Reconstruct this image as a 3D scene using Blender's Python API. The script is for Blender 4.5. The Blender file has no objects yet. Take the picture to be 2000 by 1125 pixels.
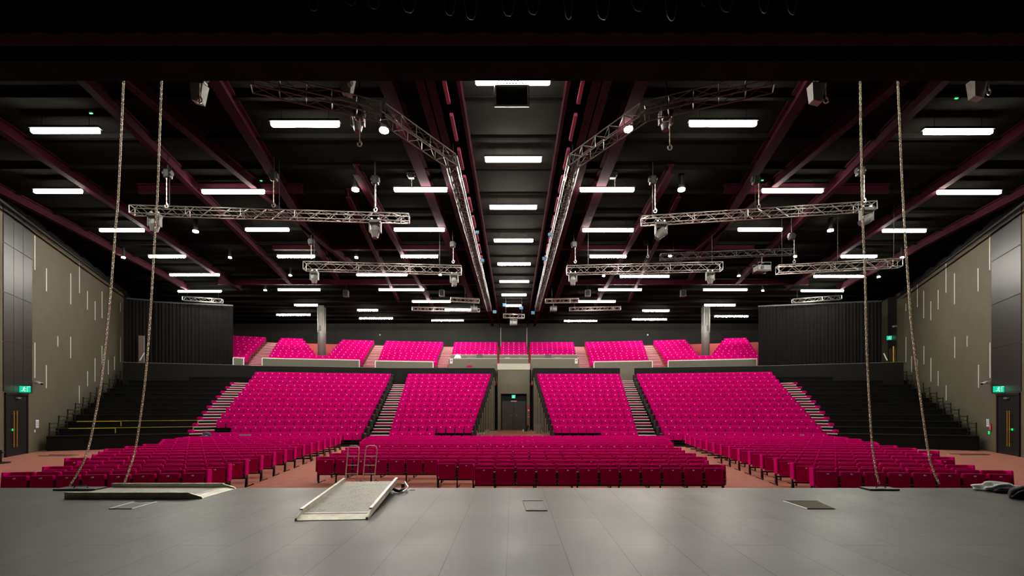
import bpy, bmesh, math, random
from mathutils import Vector, Matrix

random.seed(7)
SC = bpy.context.scene
COL = SC.collection
PI = math.pi

# ------------------------------------------------------------------ camera model
FPX, CX, CY, EYE = 900.0, 1003.0, 796.0, 2.3      # focal length in px of a 2000 px frame, vanishing point, eye height
def P(x, y, d): return Vector(((x - CX) * d / FPX, d, EYE + (CY - y) * d / FPX))
def PX(x, d): return (x - CX) * d / FPX
def PZ(y, d): return EYE + (CY - y) * d / FPX

# ------------------------------------------------------------------ materials
def mat(name, col, rough=0.7, metal=0.0, noise=0.0, nscale=8.0, spec=0.5, emit=None, estr=0.0, sheen=0.0, bump=0.0, bscale=60.0):
    m = bpy.data.materials.new(name); m.use_nodes = True
    nt = m.node_tree; b = nt.nodes['Principled BSDF']
    c = (col[0], col[1], col[2], 1)
    b.inputs['Base Color'].default_value = c
    b.inputs['Roughness'].default_value = rough
    b.inputs['Metallic'].default_value = metal
    b.inputs['Specular IOR Level'].default_value = spec
    if sheen:
        b.inputs['Sheen Weight'].default_value = sheen
        b.inputs['Sheen Tint'].default_value = c
    if noise:
        tc = nt.nodes.new('ShaderNodeTexCoord'); n = nt.nodes.new('ShaderNodeTexNoise')
        n.inputs['Scale'].default_value = nscale; n.inputs['Detail'].default_value = 4
        nt.links.new(tc.outputs['Object'], n.inputs['Vector'])
        r = nt.nodes.new('ShaderNodeValToRGB')
        r.color_ramp.elements[0].position = 0.3; r.color_ramp.elements[1].position = 0.7
        r.color_ramp.elements[0].color = tuple(v * (1 - noise) for v in col) + (1,)
        r.color_ramp.elements[1].color = tuple(min(1, v * (1 + noise)) for v in col) + (1,)
        nt.links.new(n.outputs['Fac'], r.inputs['Fac']); nt.links.new(r.outputs['Color'], b.inputs['Base Color'])
    if bump:
        tc = nt.nodes.new('ShaderNodeTexCoord'); n = nt.nodes.new('ShaderNodeTexNoise')
        n.inputs['Scale'].default_value = bscale
        nt.links.new(tc.outputs['Object'], n.inputs['Vector'])
        bu = nt.nodes.new('ShaderNodeBump'); bu.inputs['Strength'].default_value = bump; bu.inputs['Distance'].default_value = 0.01
        nt.links.new(n.outputs['Fac'], bu.inputs['Height']); nt.links.new(bu.outputs['Normal'], b.inputs['Normal'])
    if emit:
        b.inputs['Emission Color'].default_value = (*emit, 1); b.inputs['Emission Strength'].default_value = estr
    return m

M = {}
M['pink'] = mat('magenta_fabric', (0.66, 0.0, 0.172), 0.95, noise=0.08, nscale=14, spec=0.04)
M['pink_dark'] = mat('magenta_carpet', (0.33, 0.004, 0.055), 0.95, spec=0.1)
M['disc'] = mat('number_disc_grey', (0.85, 0.85, 0.85), 0.35)
M['black'] = mat('black_paint', (0.007, 0.007, 0.007), 0.6, spec=0.2)
M['black_m'] = mat('black_metal', (0.014, 0.014, 0.014), 0.45, metal=0.2)
M['ceil'] = mat('black_ceiling', (0.0078, 0.0076, 0.0066), 1.0, noise=0.25, nscale=0.6, spec=0.0)
M['bay'] = mat('centre_bay_lining', (0.018, 0.0178, 0.0155), 0.9, noise=0.2, nscale=0.8, spec=0.02)
M['maroon'] = mat('maroon_steel', (0.030, 0.0055, 0.0105), 0.8, spec=0.03)
M['pinkrail'] = mat('pink_rail', (0.35, 0.04, 0.10), 0.5)
M['steel'] = mat('galvanised_steel', (0.22, 0.215, 0.20), 0.35, metal=0.7, noise=0.15, nscale=20)
M['alu'] = mat('truss_aluminium', (0.60, 0.59, 0.56), 0.28, metal=0.8)
M['bright'] = mat('bright_chrome_tube', (0.80, 0.79, 0.76), 0.3, metal=0.3)
M['alu_d'] = mat('dark_truss', (0.10, 0.10, 0.095), 0.35, metal=0.6)
M['chain'] = mat('chain_steel', (0.78, 0.71, 0.54), 0.3, metal=0.45)
M['olive'] = mat('olive_wall', (0.118, 0.108, 0.072), 0.75, noise=0.06, nscale=1.2, spec=0.25)
M['tower'] = mat('olive_panel', (0.15, 0.14, 0.10), 0.7, noise=0.05, nscale=2)
M['tower_l'] = mat('pale_panel', (0.42, 0.41, 0.34), 0.6)
M['cladding'] = mat('dark_cladding', (0.022, 0.0200, 0.0180), 0.42, noise=0.10, nscale=1.5)
M['slat'] = mat('tan_slat', (0.36, 0.32, 0.22), 0.6)
M['inlay'] = mat('white_inlay', (0.75, 0.74, 0.66), 0.5)
M['door'] = mat('dark_door', (0.012, 0.012, 0.0135), 0.5, spec=0.2)
M['doorb'] = mat('brown_door', (0.10, 0.065, 0.05), 0.5)
M['brass'] = mat('brass_handle', (0.80, 0.52, 0.08), 0.3, metal=0.85)
M['carpet'] = mat('terracotta_carpet', (0.40, 0.155, 0.112), 0.95, noise=0.10, nscale=3.0, spec=0.1, bump=0.2, bscale=200)
M['carpet_b'] = mat('balcony_carpet', (0.44, 0.105, 0.095), 0.95, spec=0.1)
M['platform'] = mat('platform_black', (0.0085, 0.0085, 0.008), 0.6, noise=0.2, nscale=1.5, spec=0.15)
M['parapet'] = mat('parapet_charcoal', (0.0125, 0.012, 0.0105), 0.7, noise=0.12, nscale=1.0, spec=0.15)
M['white'] = mat('white_nosing', (0.88, 0.86, 0.80), 0.6)
M['yellow'] = mat('yellow_edge', (0.60, 0.52, 0.02), 0.6)
M['curtain'] = mat('black_velvet', (0.0125, 0.012, 0.012), 0.95, spec=0.05)
M['backwall'] = mat('charcoal_wall', (0.026, 0.0255, 0.0235), 0.8, noise=0.12, nscale=0.7, spec=0.2)
M['column'] = mat('grey_column', (0.20, 0.20, 0.185), 0.4, metal=0.2)
M['grey'] = mat('grey_plastic', (0.22, 0.22, 0.21), 0.45)
M['dgrey'] = mat('dark_grey_plastic', (0.07, 0.07, 0.07), 0.45)
M['lens'] = mat('lens_glass', (0.10, 0.11, 0.13), 0.1)
M['bag'] = mat('grey_canvas', (0.25, 0.25, 0.235), 0.8, noise=0.2, nscale=10)
M['beam'] = mat('proscenium_beam', (0.015, 0.021, 0.0185), 0.8, noise=0.2, nscale=0.8, spec=0.03)
M['beam_r'] = mat('proscenium_beam_maroon', (0.027, 0.026, 0.0225), 0.8, noise=0.2, nscale=0.8, spec=0.03)
M['red'] = mat('red_enamel', (0.55, 0.02, 0.03), 0.4)
M['paper'] = mat('paper_notice', (0.75, 0.76, 0.80), 0.7)
M['blue'] = mat('blue_tag', (0.06, 0.20, 0.34), 0.5)
M['navy'] = mat('navy_cloth', (0.035, 0.05, 0.085), 0.85, noise=0.4, nscale=20)
M['lblue'] = mat('pale_blue_cloth', (0.20, 0.26, 0.36), 0.85, noise=0.3, nscale=20)
M['cloth_w'] = mat('white_cloth', (0.88, 0.90, 0.88), 0.85, noise=0.15, nscale=9, bump=0.6, bscale=25)
M['cloth_b'] = mat('black_cloth', (0.012, 0.013, 0.015), 0.8)
M['lime'] = mat('lime_strap', (0.30, 0.42, 0.06), 0.6)
M['rubber'] = mat('rubber', (0.03, 0.03, 0.03), 0.7)
M['signgreen'] = mat('exit_sign_green', (0.0, 0.25, 0.15), 0.4, emit=(0.0, 0.62, 0.36), estr=0.75)
M['signwhite'] = mat('exit_sign_white', (0.7, 0.9, 0.8), 0.4, emit=(0.65, 1.0, 0.85), estr=0.5)
M['led'] = mat('green_led', (0.0, 0.4, 0.1), 0.4, emit=(0.0, 0.9, 0.15), estr=0.8)
LIGHT = 80.0
M['lamp'] = mat('lamp_diffuser', (0.9, 0.9, 0.85), 0.5, emit=(1.0, 0.955, 0.86), estr=LIGHT)
M['down'] = mat('downlight_lens', (0.9, 0.9, 0.85), 0.5, emit=(1.0, 0.955, 0.84), estr=LIGHT * 1.4)

def ramp_metal():
    m = mat('ramp_chequer', (0.50, 0.49, 0.41), 0.5, metal=0.15)
    nt = m.node_tree; b = nt.nodes['Principled BSDF']
    tc = nt.nodes.new('ShaderNodeTexCoord'); v = nt.nodes.new('ShaderNodeTexVoronoi'); v.inputs['Scale'].default_value = 38
    n = nt.nodes.new('ShaderNodeTexNoise'); n.inputs['Scale'].default_value = 7; n.inputs['Detail'].default_value = 8
    nt.links.new(tc.outputs['Object'], v.inputs['Vector']); nt.links.new(tc.outputs['Object'], n.inputs['Vector'])
    mx = nt.nodes.new('ShaderNodeMath'); mx.operation = 'ADD'
    nt.links.new(v.outputs['Distance'], mx.inputs[0]); nt.links.new(n.outputs['Fac'], mx.inputs[1])
    r = nt.nodes.new('ShaderNodeValToRGB')
    r.color_ramp.elements[0].position = 0.45; r.color_ramp.elements[0].color = (0.10, 0.095, 0.062, 1)
    r.color_ramp.elements[1].position = 1.0; r.color_ramp.elements[1].color = (0.37, 0.36, 0.29, 1)
    nt.links.new(mx.outputs[0], r.inputs['Fac']); nt.links.new(r.outputs['Color'], b.inputs['Base Color'])
    bu = nt.nodes.new('ShaderNodeBump'); bu.inputs['Strength'].default_value = 0.5; bu.inputs['Distance'].default_value = 0.004
    nt.links.new(v.outputs['Distance'], bu.inputs['Height']); nt.links.new(bu.outputs['Normal'], b.inputs['Normal'])
    return m
M['ramp'] = ramp_metal()
M['ramp_edge'] = mat('ramp_edge', (0.66, 0.63, 0.52), 0.4, metal=0.5, noise=0.2, nscale=6)

BW, BOFF, BL, BY0 = 0.602, -0.067, 2.52, 5.02       # stage boards: width, first seam, length, first joint
def stage_mat():
    m = mat('stage_boards', (0.11, 0.11, 0.10), 0.42, spec=0.28)
    nt = m.node_tree; b = nt.nodes['Principled BSDF']; N = nt.nodes; L = nt.links
    geo = N.new('ShaderNodeNewGeometry'); sep = N.new('ShaderNodeSeparateXYZ'); L.new(geo.outputs['Position'], sep.inputs[0])
    def math_(op, a, bb=None, c=None):
        n = N.new('ShaderNodeMath'); n.operation = op
        for i, v in enumerate((a, bb, c)):
            if v is None: continue
            if isinstance(v, (int, float)): n.inputs[i].default_value = v
            else: L.new(v, n.inputs[i])
        return n.outputs[0]
    u = math_('DIVIDE', math_('SUBTRACT', sep.outputs['X'], BOFF), BW)
    k = math_('FLOOR', u); fu = math_('SUBTRACT', u, k)
    par = math_('MULTIPLY', math_('FLOORED_MODULO', k, 2.0), 0.5)
    v = math_('ADD', math_('DIVIDE', math_('SUBTRACT', sep.outputs['Y'], BY0), BL), par)
    kv = math_('FLOOR', v); fv = math_('SUBTRACT', v, kv)
    su = math_('LESS_THAN', math_('MINIMUM', fu, math_('SUBTRACT', 1.0, fu)), 0.0080)
    sv = math_('LESS_THAN', math_('MINIMUM', fv, math_('SUBTRACT', 1.0, fv)), 0.0024)
    seam = math_('MAXIMUM', su, sv)
    comb = N.new('ShaderNodeCombineXYZ'); L.new(k, comb.inputs[0]); L.new(kv, comb.inputs[1])
    wn = N.new('ShaderNodeTexWhiteNoise'); wn.noise_dimensions = '2D'; L.new(comb.outputs[0], wn.inputs['Vector'])
    tone = math_('MULTIPLY_ADD', wn.outputs['Value'], 0.22, 0.89)
    n1 = N.new('ShaderNodeTexNoise'); n1.inputs['Scale'].default_value = 1.1; n1.inputs['Detail'].default_value = 6
    L.new(geo.outputs['Position'], n1.inputs['Vector'])
    tone = math_('MULTIPLY', tone, math_('MULTIPLY_ADD', n1.outputs['Fac'], 0.35, 0.82))
    mp = N.new('ShaderNodeMapping'); mp.inputs['Scale'].default_value = (1.2, 22, 1); mp.inputs['Rotation'].default_value = (0, 0, 0.25)
    L.new(geo.outputs['Position'], mp.inputs['Vector'])
    n2 = N.new('ShaderNodeTexNoise'); n2.inputs['Scale'].default_value = 2.2; n2.inputs['Detail'].default_value = 8; L.new(mp.outputs[0], n2.inputs['Vector'])
    sc = math_('MULTIPLY', math_('GREATER_THAN', n2.outputs['Fac'], 0.62), 0.16)
    n3 = N.new('ShaderNodeTexVoronoi'); n3.inputs['Scale'].default_value = 3.2; L.new(geo.outputs['Position'], n3.inputs['Vector'])
    spot = math_('LESS_THAN', n3.outputs['Distance'], 0.035)
    tone = math_('SUBTRACT', tone, sc)
    tone = math_('ADD', tone, math_('MULTIPLY', spot, 0.35))
    tone = math_('MULTIPLY', tone, math_('SUBTRACT', 1.0, math_('MULTIPLY', seam, 0.93)))
    mix = N.new('ShaderNodeVectorMath'); mix.operation = 'SCALE'; mix.inputs[0].default_value = (0.074, 0.076, 0.067)
    L.new(tone, mix.inputs['Scale']); L.new(mix.outputs[0], b.inputs['Base Color'])
    rr = math_('MULTIPLY_ADD', n1.outputs['Fac'], 0.22, 0.30); L.new(rr, b.inputs['Roughness'])
    return m
M['stage'] = stage_mat()

# ------------------------------------------------------------------ mesh builder
class MB:
    def __init__(s): s.v = []; s.f = []; s.mi = []
    def add(s, vs, fs, mi=0):
        b = len(s.v); s.v += [tuple(q) for q in vs]
        s.f += [tuple(b + i for i in f) for f in fs]; s.mi += [mi] * len(fs)
        return s
    def hexa(s, p, mi=0):      # p: 4 bottom, 4 top (ccw)
        return s.add(p, [(3, 2, 1, 0), (4, 5, 6, 7), (0, 1, 5, 4), (1, 2, 6, 5), (2, 3, 7, 6), (3, 0, 4, 7)], mi)
    def box(s, c, size, rz=0.0, mi=0, rx=0.0, ry=0.0):
        hx, hy, hz = size[0] / 2, size[1] / 2, size[2] / 2
        R = Matrix.Rotation(rz, 3, 'Z') @ Matrix.Rotation(ry, 3, 'Y') @ Matrix.Rotation(rx, 3, 'X')
        q = [(-hx, -hy, -hz), (hx, -hy, -hz), (hx, hy, -hz), (-hx, hy, -hz), (-hx, -hy, hz), (hx, -hy, hz), (hx, hy, hz), (-hx, hy, hz)]
        return s.hexa([Vector(c) + R @ Vector(v) for v in q], mi)
    def rbox(s, c, size, bev=0.02, seg=2, rx=0.0, rz=0.0, mi=0):
        bm = bmesh.new(); bmesh.ops.create_cube(bm, size=1.0)
        for v in bm.verts: v.co = Vector((v.co.x * size[0], v.co.y * size[1], v.co.z * size[2]))
        bmesh.ops.bevel(bm, geom=list(bm.edges), offset=bev, segments=seg, profile=0.5, affect='EDGES')
        R = Matrix.Rotation(rz, 3, 'Z') @ Matrix.Rotation(rx, 3, 'X')
        bm.verts.index_update()
        s.add([Vector(c) + R @ v.co for v in bm.verts], [tuple(v.index for v in f.verts) for f in bm.faces], mi)
        bm.free(); return s
    def tube(s, a, b, r, n=6, mi=0, r2=None):
        a, b = Vector(a), Vector(b); d = b - a
        if d.length < 1e-6: return s
        d.normalize(); t = Vector((0, 0, 1)) if abs(d.z) < 0.9 else Vector((1, 0, 0))
        u = d.cross(t).normalized(); w = d.cross(u); r2 = r if r2 is None else r2
        vs = [a + (u * math.cos(2 * PI * i / n) + w * math.sin(2 * PI * i / n)) * r for i in range(n)]
        vs += [b + (u * math.cos(2 * PI * i / n) + w * math.sin(2 * PI * i / n)) * r2 for i in range(n)]
        fs = [(i, (i + 1) % n, n + (i + 1) % n, n + i) for i in range(n)] + [tuple(range(n - 1, -1, -1)), tuple(range(n, 2 * n))]
        return s.add(vs, fs, mi)
    def path(s, pts, r, n=6, mi=0):        # one continuous swept tube
        pts = [Vector(p) for p in pts]; rings = []; pu = None
        for i, p in enumerate(pts):
            d = (pts[min(i + 1, len(pts) - 1)] - pts[max(i - 1, 0)]).normalized()
            t = pu if pu is not None else (Vector((0, 0, 1)) if abs(d.z) < 0.9 else Vector((1, 0, 0)))
            u = t - d * t.dot(d)
            if u.length < 1e-4: u = d.orthogonal()
            u.normalize(); w = d.cross(u); pu = u
            rings.append([p + (u * math.cos(2 * PI * k / n) + w * math.sin(2 * PI * k / n)) * r for k in range(n)])
        vs = [q for ring in rings for q in ring]; fs = []
        for i in range(len(rings) - 1):
            for k in range(n):
                fs.append((i * n + k, i * n + (k + 1) % n, (i + 1) * n + (k + 1) % n, (i + 1) * n + k))
        fs += [tuple(range(n - 1, -1, -1)), tuple(range((len(rings) - 1) * n, len(rings) * n))]
        return s.add(vs, fs, mi)
    def poly(s, pts, mi=0): return s.add(pts, [tuple(range(len(pts)))], mi)
    def build(s, name, mats, parent=None, origin=None, smooth=False):
        if not isinstance(mats, (list, tuple)): mats = [mats]
        if parent is not None:
            o_ = Vector(); q = parent
            while q is not None: o_ += Vector(q.location); q = q.parent
        elif origin is not None: o_ = Vector(origin)
        else:
            xs = [v[0] for v in s.v]; ys = [v[1] for v in s.v]; zs = [v[2] for v in s.v]
            o_ = Vector(((min(xs) + max(xs)) / 2, (min(ys) + max(ys)) / 2, min(zs)))
        me = bpy.data.meshes.new(name)
        me.from_pydata([(v[0] - o_.x, v[1] - o_.y, v[2] - o_.z) for v in s.v], [], s.f)
        for m in mats: me.materials.append(m)
        me.polygons.foreach_set('material_index', s.mi)
        if smooth: me.polygons.foreach_set('use_smooth', [True] * len(s.f))
        me.update()
        o = bpy.data.objects.new(name, me); COL.objects.link(o)
        if parent is not None: o.parent = parent
        else: o.location = o_
        return o

def tag(o, label=None, cat=None, group=None, kind=None):
    if label: o['label'] = label
    if cat: o['category'] = cat
    if group: o['group'] = group
    if kind: o['kind'] = kind
    return o
def thing(name, label, cat, loc=(0, 0, 0), group=None, rz=0.0):
    o = bpy.data.objects.new(name, None); COL.objects.link(o)
    o.empty_display_size = 0.2; o.location = loc; o.rotation_euler = (0, 0, rz)
    return tag(o, label, cat, group)
def struct(o, label=None): return tag(o, label, None, None, 'structure')
def copy_tree(o, parent=None):
    c = o.copy(); COL.objects.link(c)
    if parent is not None: c.parent = parent
    for ch in list(o.children): copy_tree(ch, c)
    return c
def ordn(n):
    if 10 <= n % 100 <= 20: return f'{n}th'
    return f"{n}{ {1:'st',2:'nd',3:'rd'}.get(n % 10, 'th')}"
def lerp(a, b, t): return a + (b - a) * t

# ------------------------------------------------------------------ shell
STG_EDGE = 8.6
mb = MB(); mb.hexa([(-14, -4, 0), (14, -4, 0), (14, STG_EDGE, 0), (-14, STG_EDGE, 0), (-14, -4, .8), (14, -4, .8), (14, STG_EDGE, .8), (-14, STG_EDGE, .8)])
struct(mb.build('floor_stage', M['stage'], origin=(0, 0, 0)), 'grey boarded stage floor in front of the seats')
mb = MB(); mb.hexa([(-40, 8.6, -.1), (40, 8.6, -.1), (40, 54, -.1), (-40, 54, -.1), (-40, 8.6, 0), (40, 8.6, 0), (40, 54, 0), (-40, 54, 0)])
struct(mb.build('floor', M['carpet'], origin=(0, 0, 0)), 'terracotta carpet floor of the hall')
CEIL = EYE + 9.6
mb = MB(); mb.box((0, 31.5, CEIL + .1), (84, 47, .2))
ceil = struct(mb.build('ceiling', M['ceil']), 'black hall ceiling')

# side walls, splayed outwards; s runs along the wall away from the stage
WS = 0.514
def wl(s): return Vector((-24.9 - WS * s, 24.07 + s, 0))
def wr(s): return Vector((24.95 + WS * s, 24.07 + s, 0))
def sl(x): t = (x - CX) / FPX; return (-24.9 - 24.07 * t) / (t + WS)
def sr(x): t = (x - CX) / FPX; return (24.95 - 24.07 * t) / (t - WS)
wdir = Vector((-WS, 1, 0)).normalized(); wdir_r = Vector((WS, 1, 0)).normalized()
nin_l = Vector((1, WS, 0)).normalized(); nin_r = Vector((-1, WS, 0)).normalized()
WTOP = EYE + 9.3
def wall_slab(mb, a, b, z0, z1, nin, proud=0.0, thick=0.3, mi=0):
    o = nin * proud; i = nin * (proud - thick)
    A, B = a + o, b + o; C, D = b + i, a + i
    mb.hexa([(q.x, q.y, z0) for q in (A, B, C, D)] + [(q.x, q.y, z1) for q in (A, B, C, D)], mi)

def side_wall(side):
    w, s_of, nin = (wl, sl, nin_l) if side == 'left' else (wr, sr, nin_r)
    mb = MB(); wall_slab(mb, w(-13), w(13.6), 0, WTOP, nin)
    wall = struct(mb.build('wall_' + side, M['olive']), f'olive {side} wall with white vertical inlay strips')
    # dark cladding bay
    xs = [5, 25.3, 43.8, 61.5] if side == 'left' else [1938, 1957, 1976, 1996]
    mb = MB(); z = [3.03, 5.33, 7.6, 9.87, WTOP]
    for i in range(3):
        a, b = s_of(xs[i]), s_of(xs[i + 1])
        for k in range(4):
            wall_slab(mb, w(a + .012), w(b - .012) if b > a else w(b + .012), z[k] + .02, z[k + 1] - .02, nin, .03, .03)
    wall_c = mb.build('cladding_panel', M['cladding'], wall)
    # inlay strips
    if side == 'left':
        A = [(198, 292, 492), (265, 482, 615), (405, 512, 688), (455, 455, 625), (501, 612, 720), (545, 672, 780), (585, 615, 768), (691, 680, 730)]
        L = [(x / 2.941, 360 + a / 2.941, 360 + b / 2.941) for x, a, b in A]
        B = [(237, 102, 345), (316, 257, 415), (395, 57, 130), (484, 63, 210), (543, 398, 520), (600, 300, 402), (651, 210, 370), (699, 125, 250), (743, 222, 320), (785, 197, 290), (827, 65, 235)]
        L += [(x / 3.516, 640 + a / 3.516, 640 + b / 3.516) for x, a, b in B]
    else:
        A = [(1805, 292, 492), (1738, 482, 615), (1602, 512, 688), (1553, 455, 622), (1508, 608, 718), (1466, 672, 780), (1425, 612, 768), (1388, 565, 705), (1355, 568, 612), (1322, 685, 728), (1290, 710, 822)]
        L = [(1320 + x / 2.941, 360 + a / 2.941, 360 + b / 2.941) for x, a, b in A]
        B = [(1527, 102, 345), (1448, 255, 413), (1369, 57, 130), (1284, 63, 208), (1225, 395, 500), (1170, 298, 400), (1120, 208, 370), (1072, 125, 250), (1028, 220, 305), (987, 195, 305), (948, 65, 235)]
        L += [(1500 + x / 3.516, 640 + a / 3.516, 640 + b / 3.516) for x, a, b in B]
    mb = MB()
    for x, y0, y1 in L:
        s = s_of(x); d = 24.07 + s
        wall_slab(mb, w(s - .035), w(s + .035), PZ(y1, d), PZ(y0, d), nin, .02, .03)
    mb.build('inlay_strip', M['inlay'], wall)
    # black edge rail along the wall head
    mb = MB(); wall_slab(mb, w(-13), w(13.6), WTOP, WTOP + .3, nin, .25, .5); wall_slab(mb, w(-13), w(13.6), WTOP - .35, WTOP - .25, nin, .5, .1)
    mb.build('head_rail', M['black'], wall)
    return wall
wallL = side_wall('left'); wallR = side_wall('right')

BACK = 52.6
mb = MB(); mb.box((0, BACK + .15, 6), (84, .3, 12.2)); bw = struct(mb.build('wall_back', M['backwall']), 'charcoal back wall above the balcony')
mb = MB()
for x in (978, 1029): mb.box((PX(x, BACK), BACK - .03, 9.6), (.10, .06, 3.6))
mb.build('cover_strip', M['grey'], bw)
mb = MB(); mb.box((0, 43.5, 2.2), (54, .3, 4.4)); struct(mb.build('wall_under_balcony', M['backwall']), 'dark wall below the balcony')
# rear side returns
p1, p2 = wr(13.6), Vector((PX(1722, 41.5), 41.5, 0))
mb = MB(); nn = Vector((-(p2 - p1).y, (p2 - p1).x, 0)).normalized(); wall_slab(mb, p1, p2, 0, CEIL, nn)
wrr = struct(mb.build('wall_rear_right', M['olive']), 'olive return wall beside the right black drape')
mb = MB()
def on(p1, p2, x):      # point of the segment p1-p2 seen at pixel column x
    t0 = (x - CX) / FPX; d = p2 - p1
    k = (t0 * p1.y - p1.x) / (d.x - t0 * d.y); return p1 + d * k
for a, b, z0, z1 in ((1734, 1752, 8.1, 11.0), (1734, 1752, 9.1, CEIL)):
    pass
A, B = on(p1, p2, 1752), on(p1, p2, 1735)
wall_slab(mb, A, B, 5.0, 11.8, nn, .04, .04); mb.build('cladding_panel', M['cladding'], wrr)
p1l, p2l = wl(13.6), Vector((PX(262, 41.5), 41.5, 0))
mb = MB(); nnl = Vector(((p2l - p1l).y, -(p2l - p1l).x, 0)).normalized(); wall_slab(mb, p1l, p2l, 0, CEIL, nnl)
struct(mb.build('wall_rear_left', M['cladding']), 'dark return wall behind the left black drape')

# ------------------------------------------------------------------ ceiling steel
def beam_between(name, a, b, w, h, m, label):
    mb = MB(); a, b = Vector(a), Vector(b); d = (b - a).normalized(); n = Vector((-d.y, d.x, 0)) * w / 2
    q = [a - n, b - n, b + n, a + n]
    # I section: bottom flange, web, top flange
    for off0, off1, ww in ((0, .05, 1.0), (.05, h - .05, .25), (h - .05, h, 1.0)):
        nn_ = n * ww; q = [a - nn_, b - nn_, b + nn_, a + nn_]
        mb.hexa([(v.x, v.y, v.z + off0) for v in q] + [(v.x, v.y, v.z + off1) for v in q])
    return struct(mb.build(name, m), label)
ZB = EYE + 9.1
ti = 0
for sgn in (-1, 1):
    side = 'left' if sgn < 0 else 'right'
    for X13, w, slope, d0, d1 in ((8.4, .34, .21, 11, 33), (12.1, .24, .21, 11, 34), (16.5, .26, .21, 12, 36), (20.5, .22, .21, 14, 36), (3.6, .40, .0, 11, 40), (2.6, .30, .0, 11, 44), (10.9, .24, -.02, 11, 30), (5.9, .26, .05, 18, 42), (6.2, .2, .14, 20, 40)):
        f = lambda d: (sgn * (X13 + slope * (d - 13)), d, ZB)
        ti += 1
        beam_between(f'beam_{ti}', f(d0), f(d1), w, .42, M['maroon'], f'maroon roof beam under the {side} half of the ceiling')
    for y, xa, xb in ((487, 1.9, 14), (555, 2.2, 22), (375, 9, 16)):
        d = FPX * 9.2 / (CY - y); ti += 1
        beam_between(f'beam_{ti}', (sgn * xa, d, ZB + .06), (sgn * xb, d, ZB + .06), .22, .36, M['maroon'], f'maroon cross beam under the {side} half of the ceiling')
    # dashed pink rails beside the bay
    for k in range(9):
        d0 = 12.4 + k * 1.9; ti += 1
        mb = MB(); mb.box((sgn * 1.93, d0 + .65, ZB - .02), (.10, 1.35, .10)); struct(mb.build(f'trim_{ti}', M['pinkrail']), 'pink rail segment along the centre ceiling bay')
    # bay edge girder
    ti += 1; mb = MB(); mb.box((sgn * 1.55, 31, ZB + .35), (.10, 41, .7)); struct(mb.build(f'trim_{ti}', M['maroon']), f'maroon {side} edge girder of the centre ceiling bay')
    ti += 1; mb = MB(); mb.box((sgn * 2.35, 31, ZB + .02), (.30, 41, .04)); struct(mb.build(f'trim_{ti}', M['maroon']), f'maroon soffit plate beside the centre bay, {side} side')
mb = MB(); mb.box((0, 31, CEIL - .06), (3.0, 41, .06))
struct(mb.build('trim_bay', M['bay']), 'dark grey lining of the centre ceiling bay')
# purlins: dark transverse ribs over the whole ceiling
for k in range(19):
    ti += 1; mb = MB(); mb.box((0, 12 + 2.1 * k, CEIL - .08), (70, .14, .16)); struct(mb.build(f'trim_{ti}', M['ceil']), 'black purlin across the hall ceiling')

# ------------------------------------------------------------------ proscenium (near, above the stage)
z1 = PZ(158, 8.3)
mb = MB(); mb.hexa([(-12, 7.83, z1), (12, 7.83, z1), (12, 8.3, z1), (-12, 8.3, z1), (-12, 7.83, z1 + 1.4), (12, 7.83, z1 + 1.4), (12, 8.3, z1 + 1.4), (-12, 8.3, z1 + 1.4)])
struct(mb.build('beam_proscenium', M['beam']), 'dark beam across the top of the proscenium opening')
z2 = PZ(90, 7.3)
mb = MB(); mb.hexa([(-12, 7.02, z2), (12, 7.02, z2), (12, 7.3, z2), (-12, 7.3, z2), (-12, 7.02, z2 + .5), (12, 7.02, z2 + .5), (12, 7.3, z2 + .5), (-12, 7.3, z2 + .5)])
struct(mb.build('beam_house_curtain', M['beam_r']), 'maroon tinted beam in front of the proscenium beam')
mb = MB(); mb.box((0, 7.56, z1 + .55), (24, .5, .1)); struct(mb.build('trim_slot', M['black']), 'black slot between the two proscenium beams')
# border drape with swagged folds
t = thing('border_drape', 'black pleated border drape hanging above the proscenium beams', 'drape', (0, 6.5, 7.6))
mb = MB(); n = 420; rows = 7; vs = []; fs = []
for i in range(n + 1):
    X = -9 + 18 * i / n
    for k in range(rows):
        z = 7.62 + k * .35
        yy = 6.55 + (.012 if k == 0 else .07) * math.sin(X * 17 + 1.1 * math.sin(X * 2.3)) * (1 - k * .05) + (.0 if k == 0 else .04) * math.sin(X * 5.1 + k)
        vs.append((X, yy, z + (.008 * math.sin(X * 9) if k == 0 else 0)))
for i in range(n):
    for k in range(rows - 1):
        a = i * rows + k; fs.append((a, a + rows, a + rows + 1, a + 1))
mb.add(vs, fs); mb.build('fabric', M['curtain'], t, smooth=True)
mb = MB(); mb.tube((-9, 6.55, 9.76), (9, 6.55, 9.76), .03); mb.build('batten_pipe', M['black_m'], t)
# cable loops over the border
random.seed(3)
for k in range(16):
    x0 = 620 + k * 62 + random.uniform(-15, 15); w = random.uniform(.14, .26); dep = random.uniform(8, 42)
    X = PX(x0, 6.1); zt = 8.3; zb = PZ(dep, 6.1)
    pts = [(X - w / 2 * math.cos(PI * j / 12), 6.1 + .01 * math.sin(j), zb + (zt - zb) * (1 - math.sin(PI * j / 12)) ** 1.4) for j in range(13)]
    mb = MB(); mb.path(pts, .008, 5)
    tag(mb.build('hanging_cable_loop', M['dgrey'], smooth=True), f'dark cable loop hanging before the border drape, {ordn(k + 1)} from the left', 'cable', 'cable loops above the proscenium')

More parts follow.
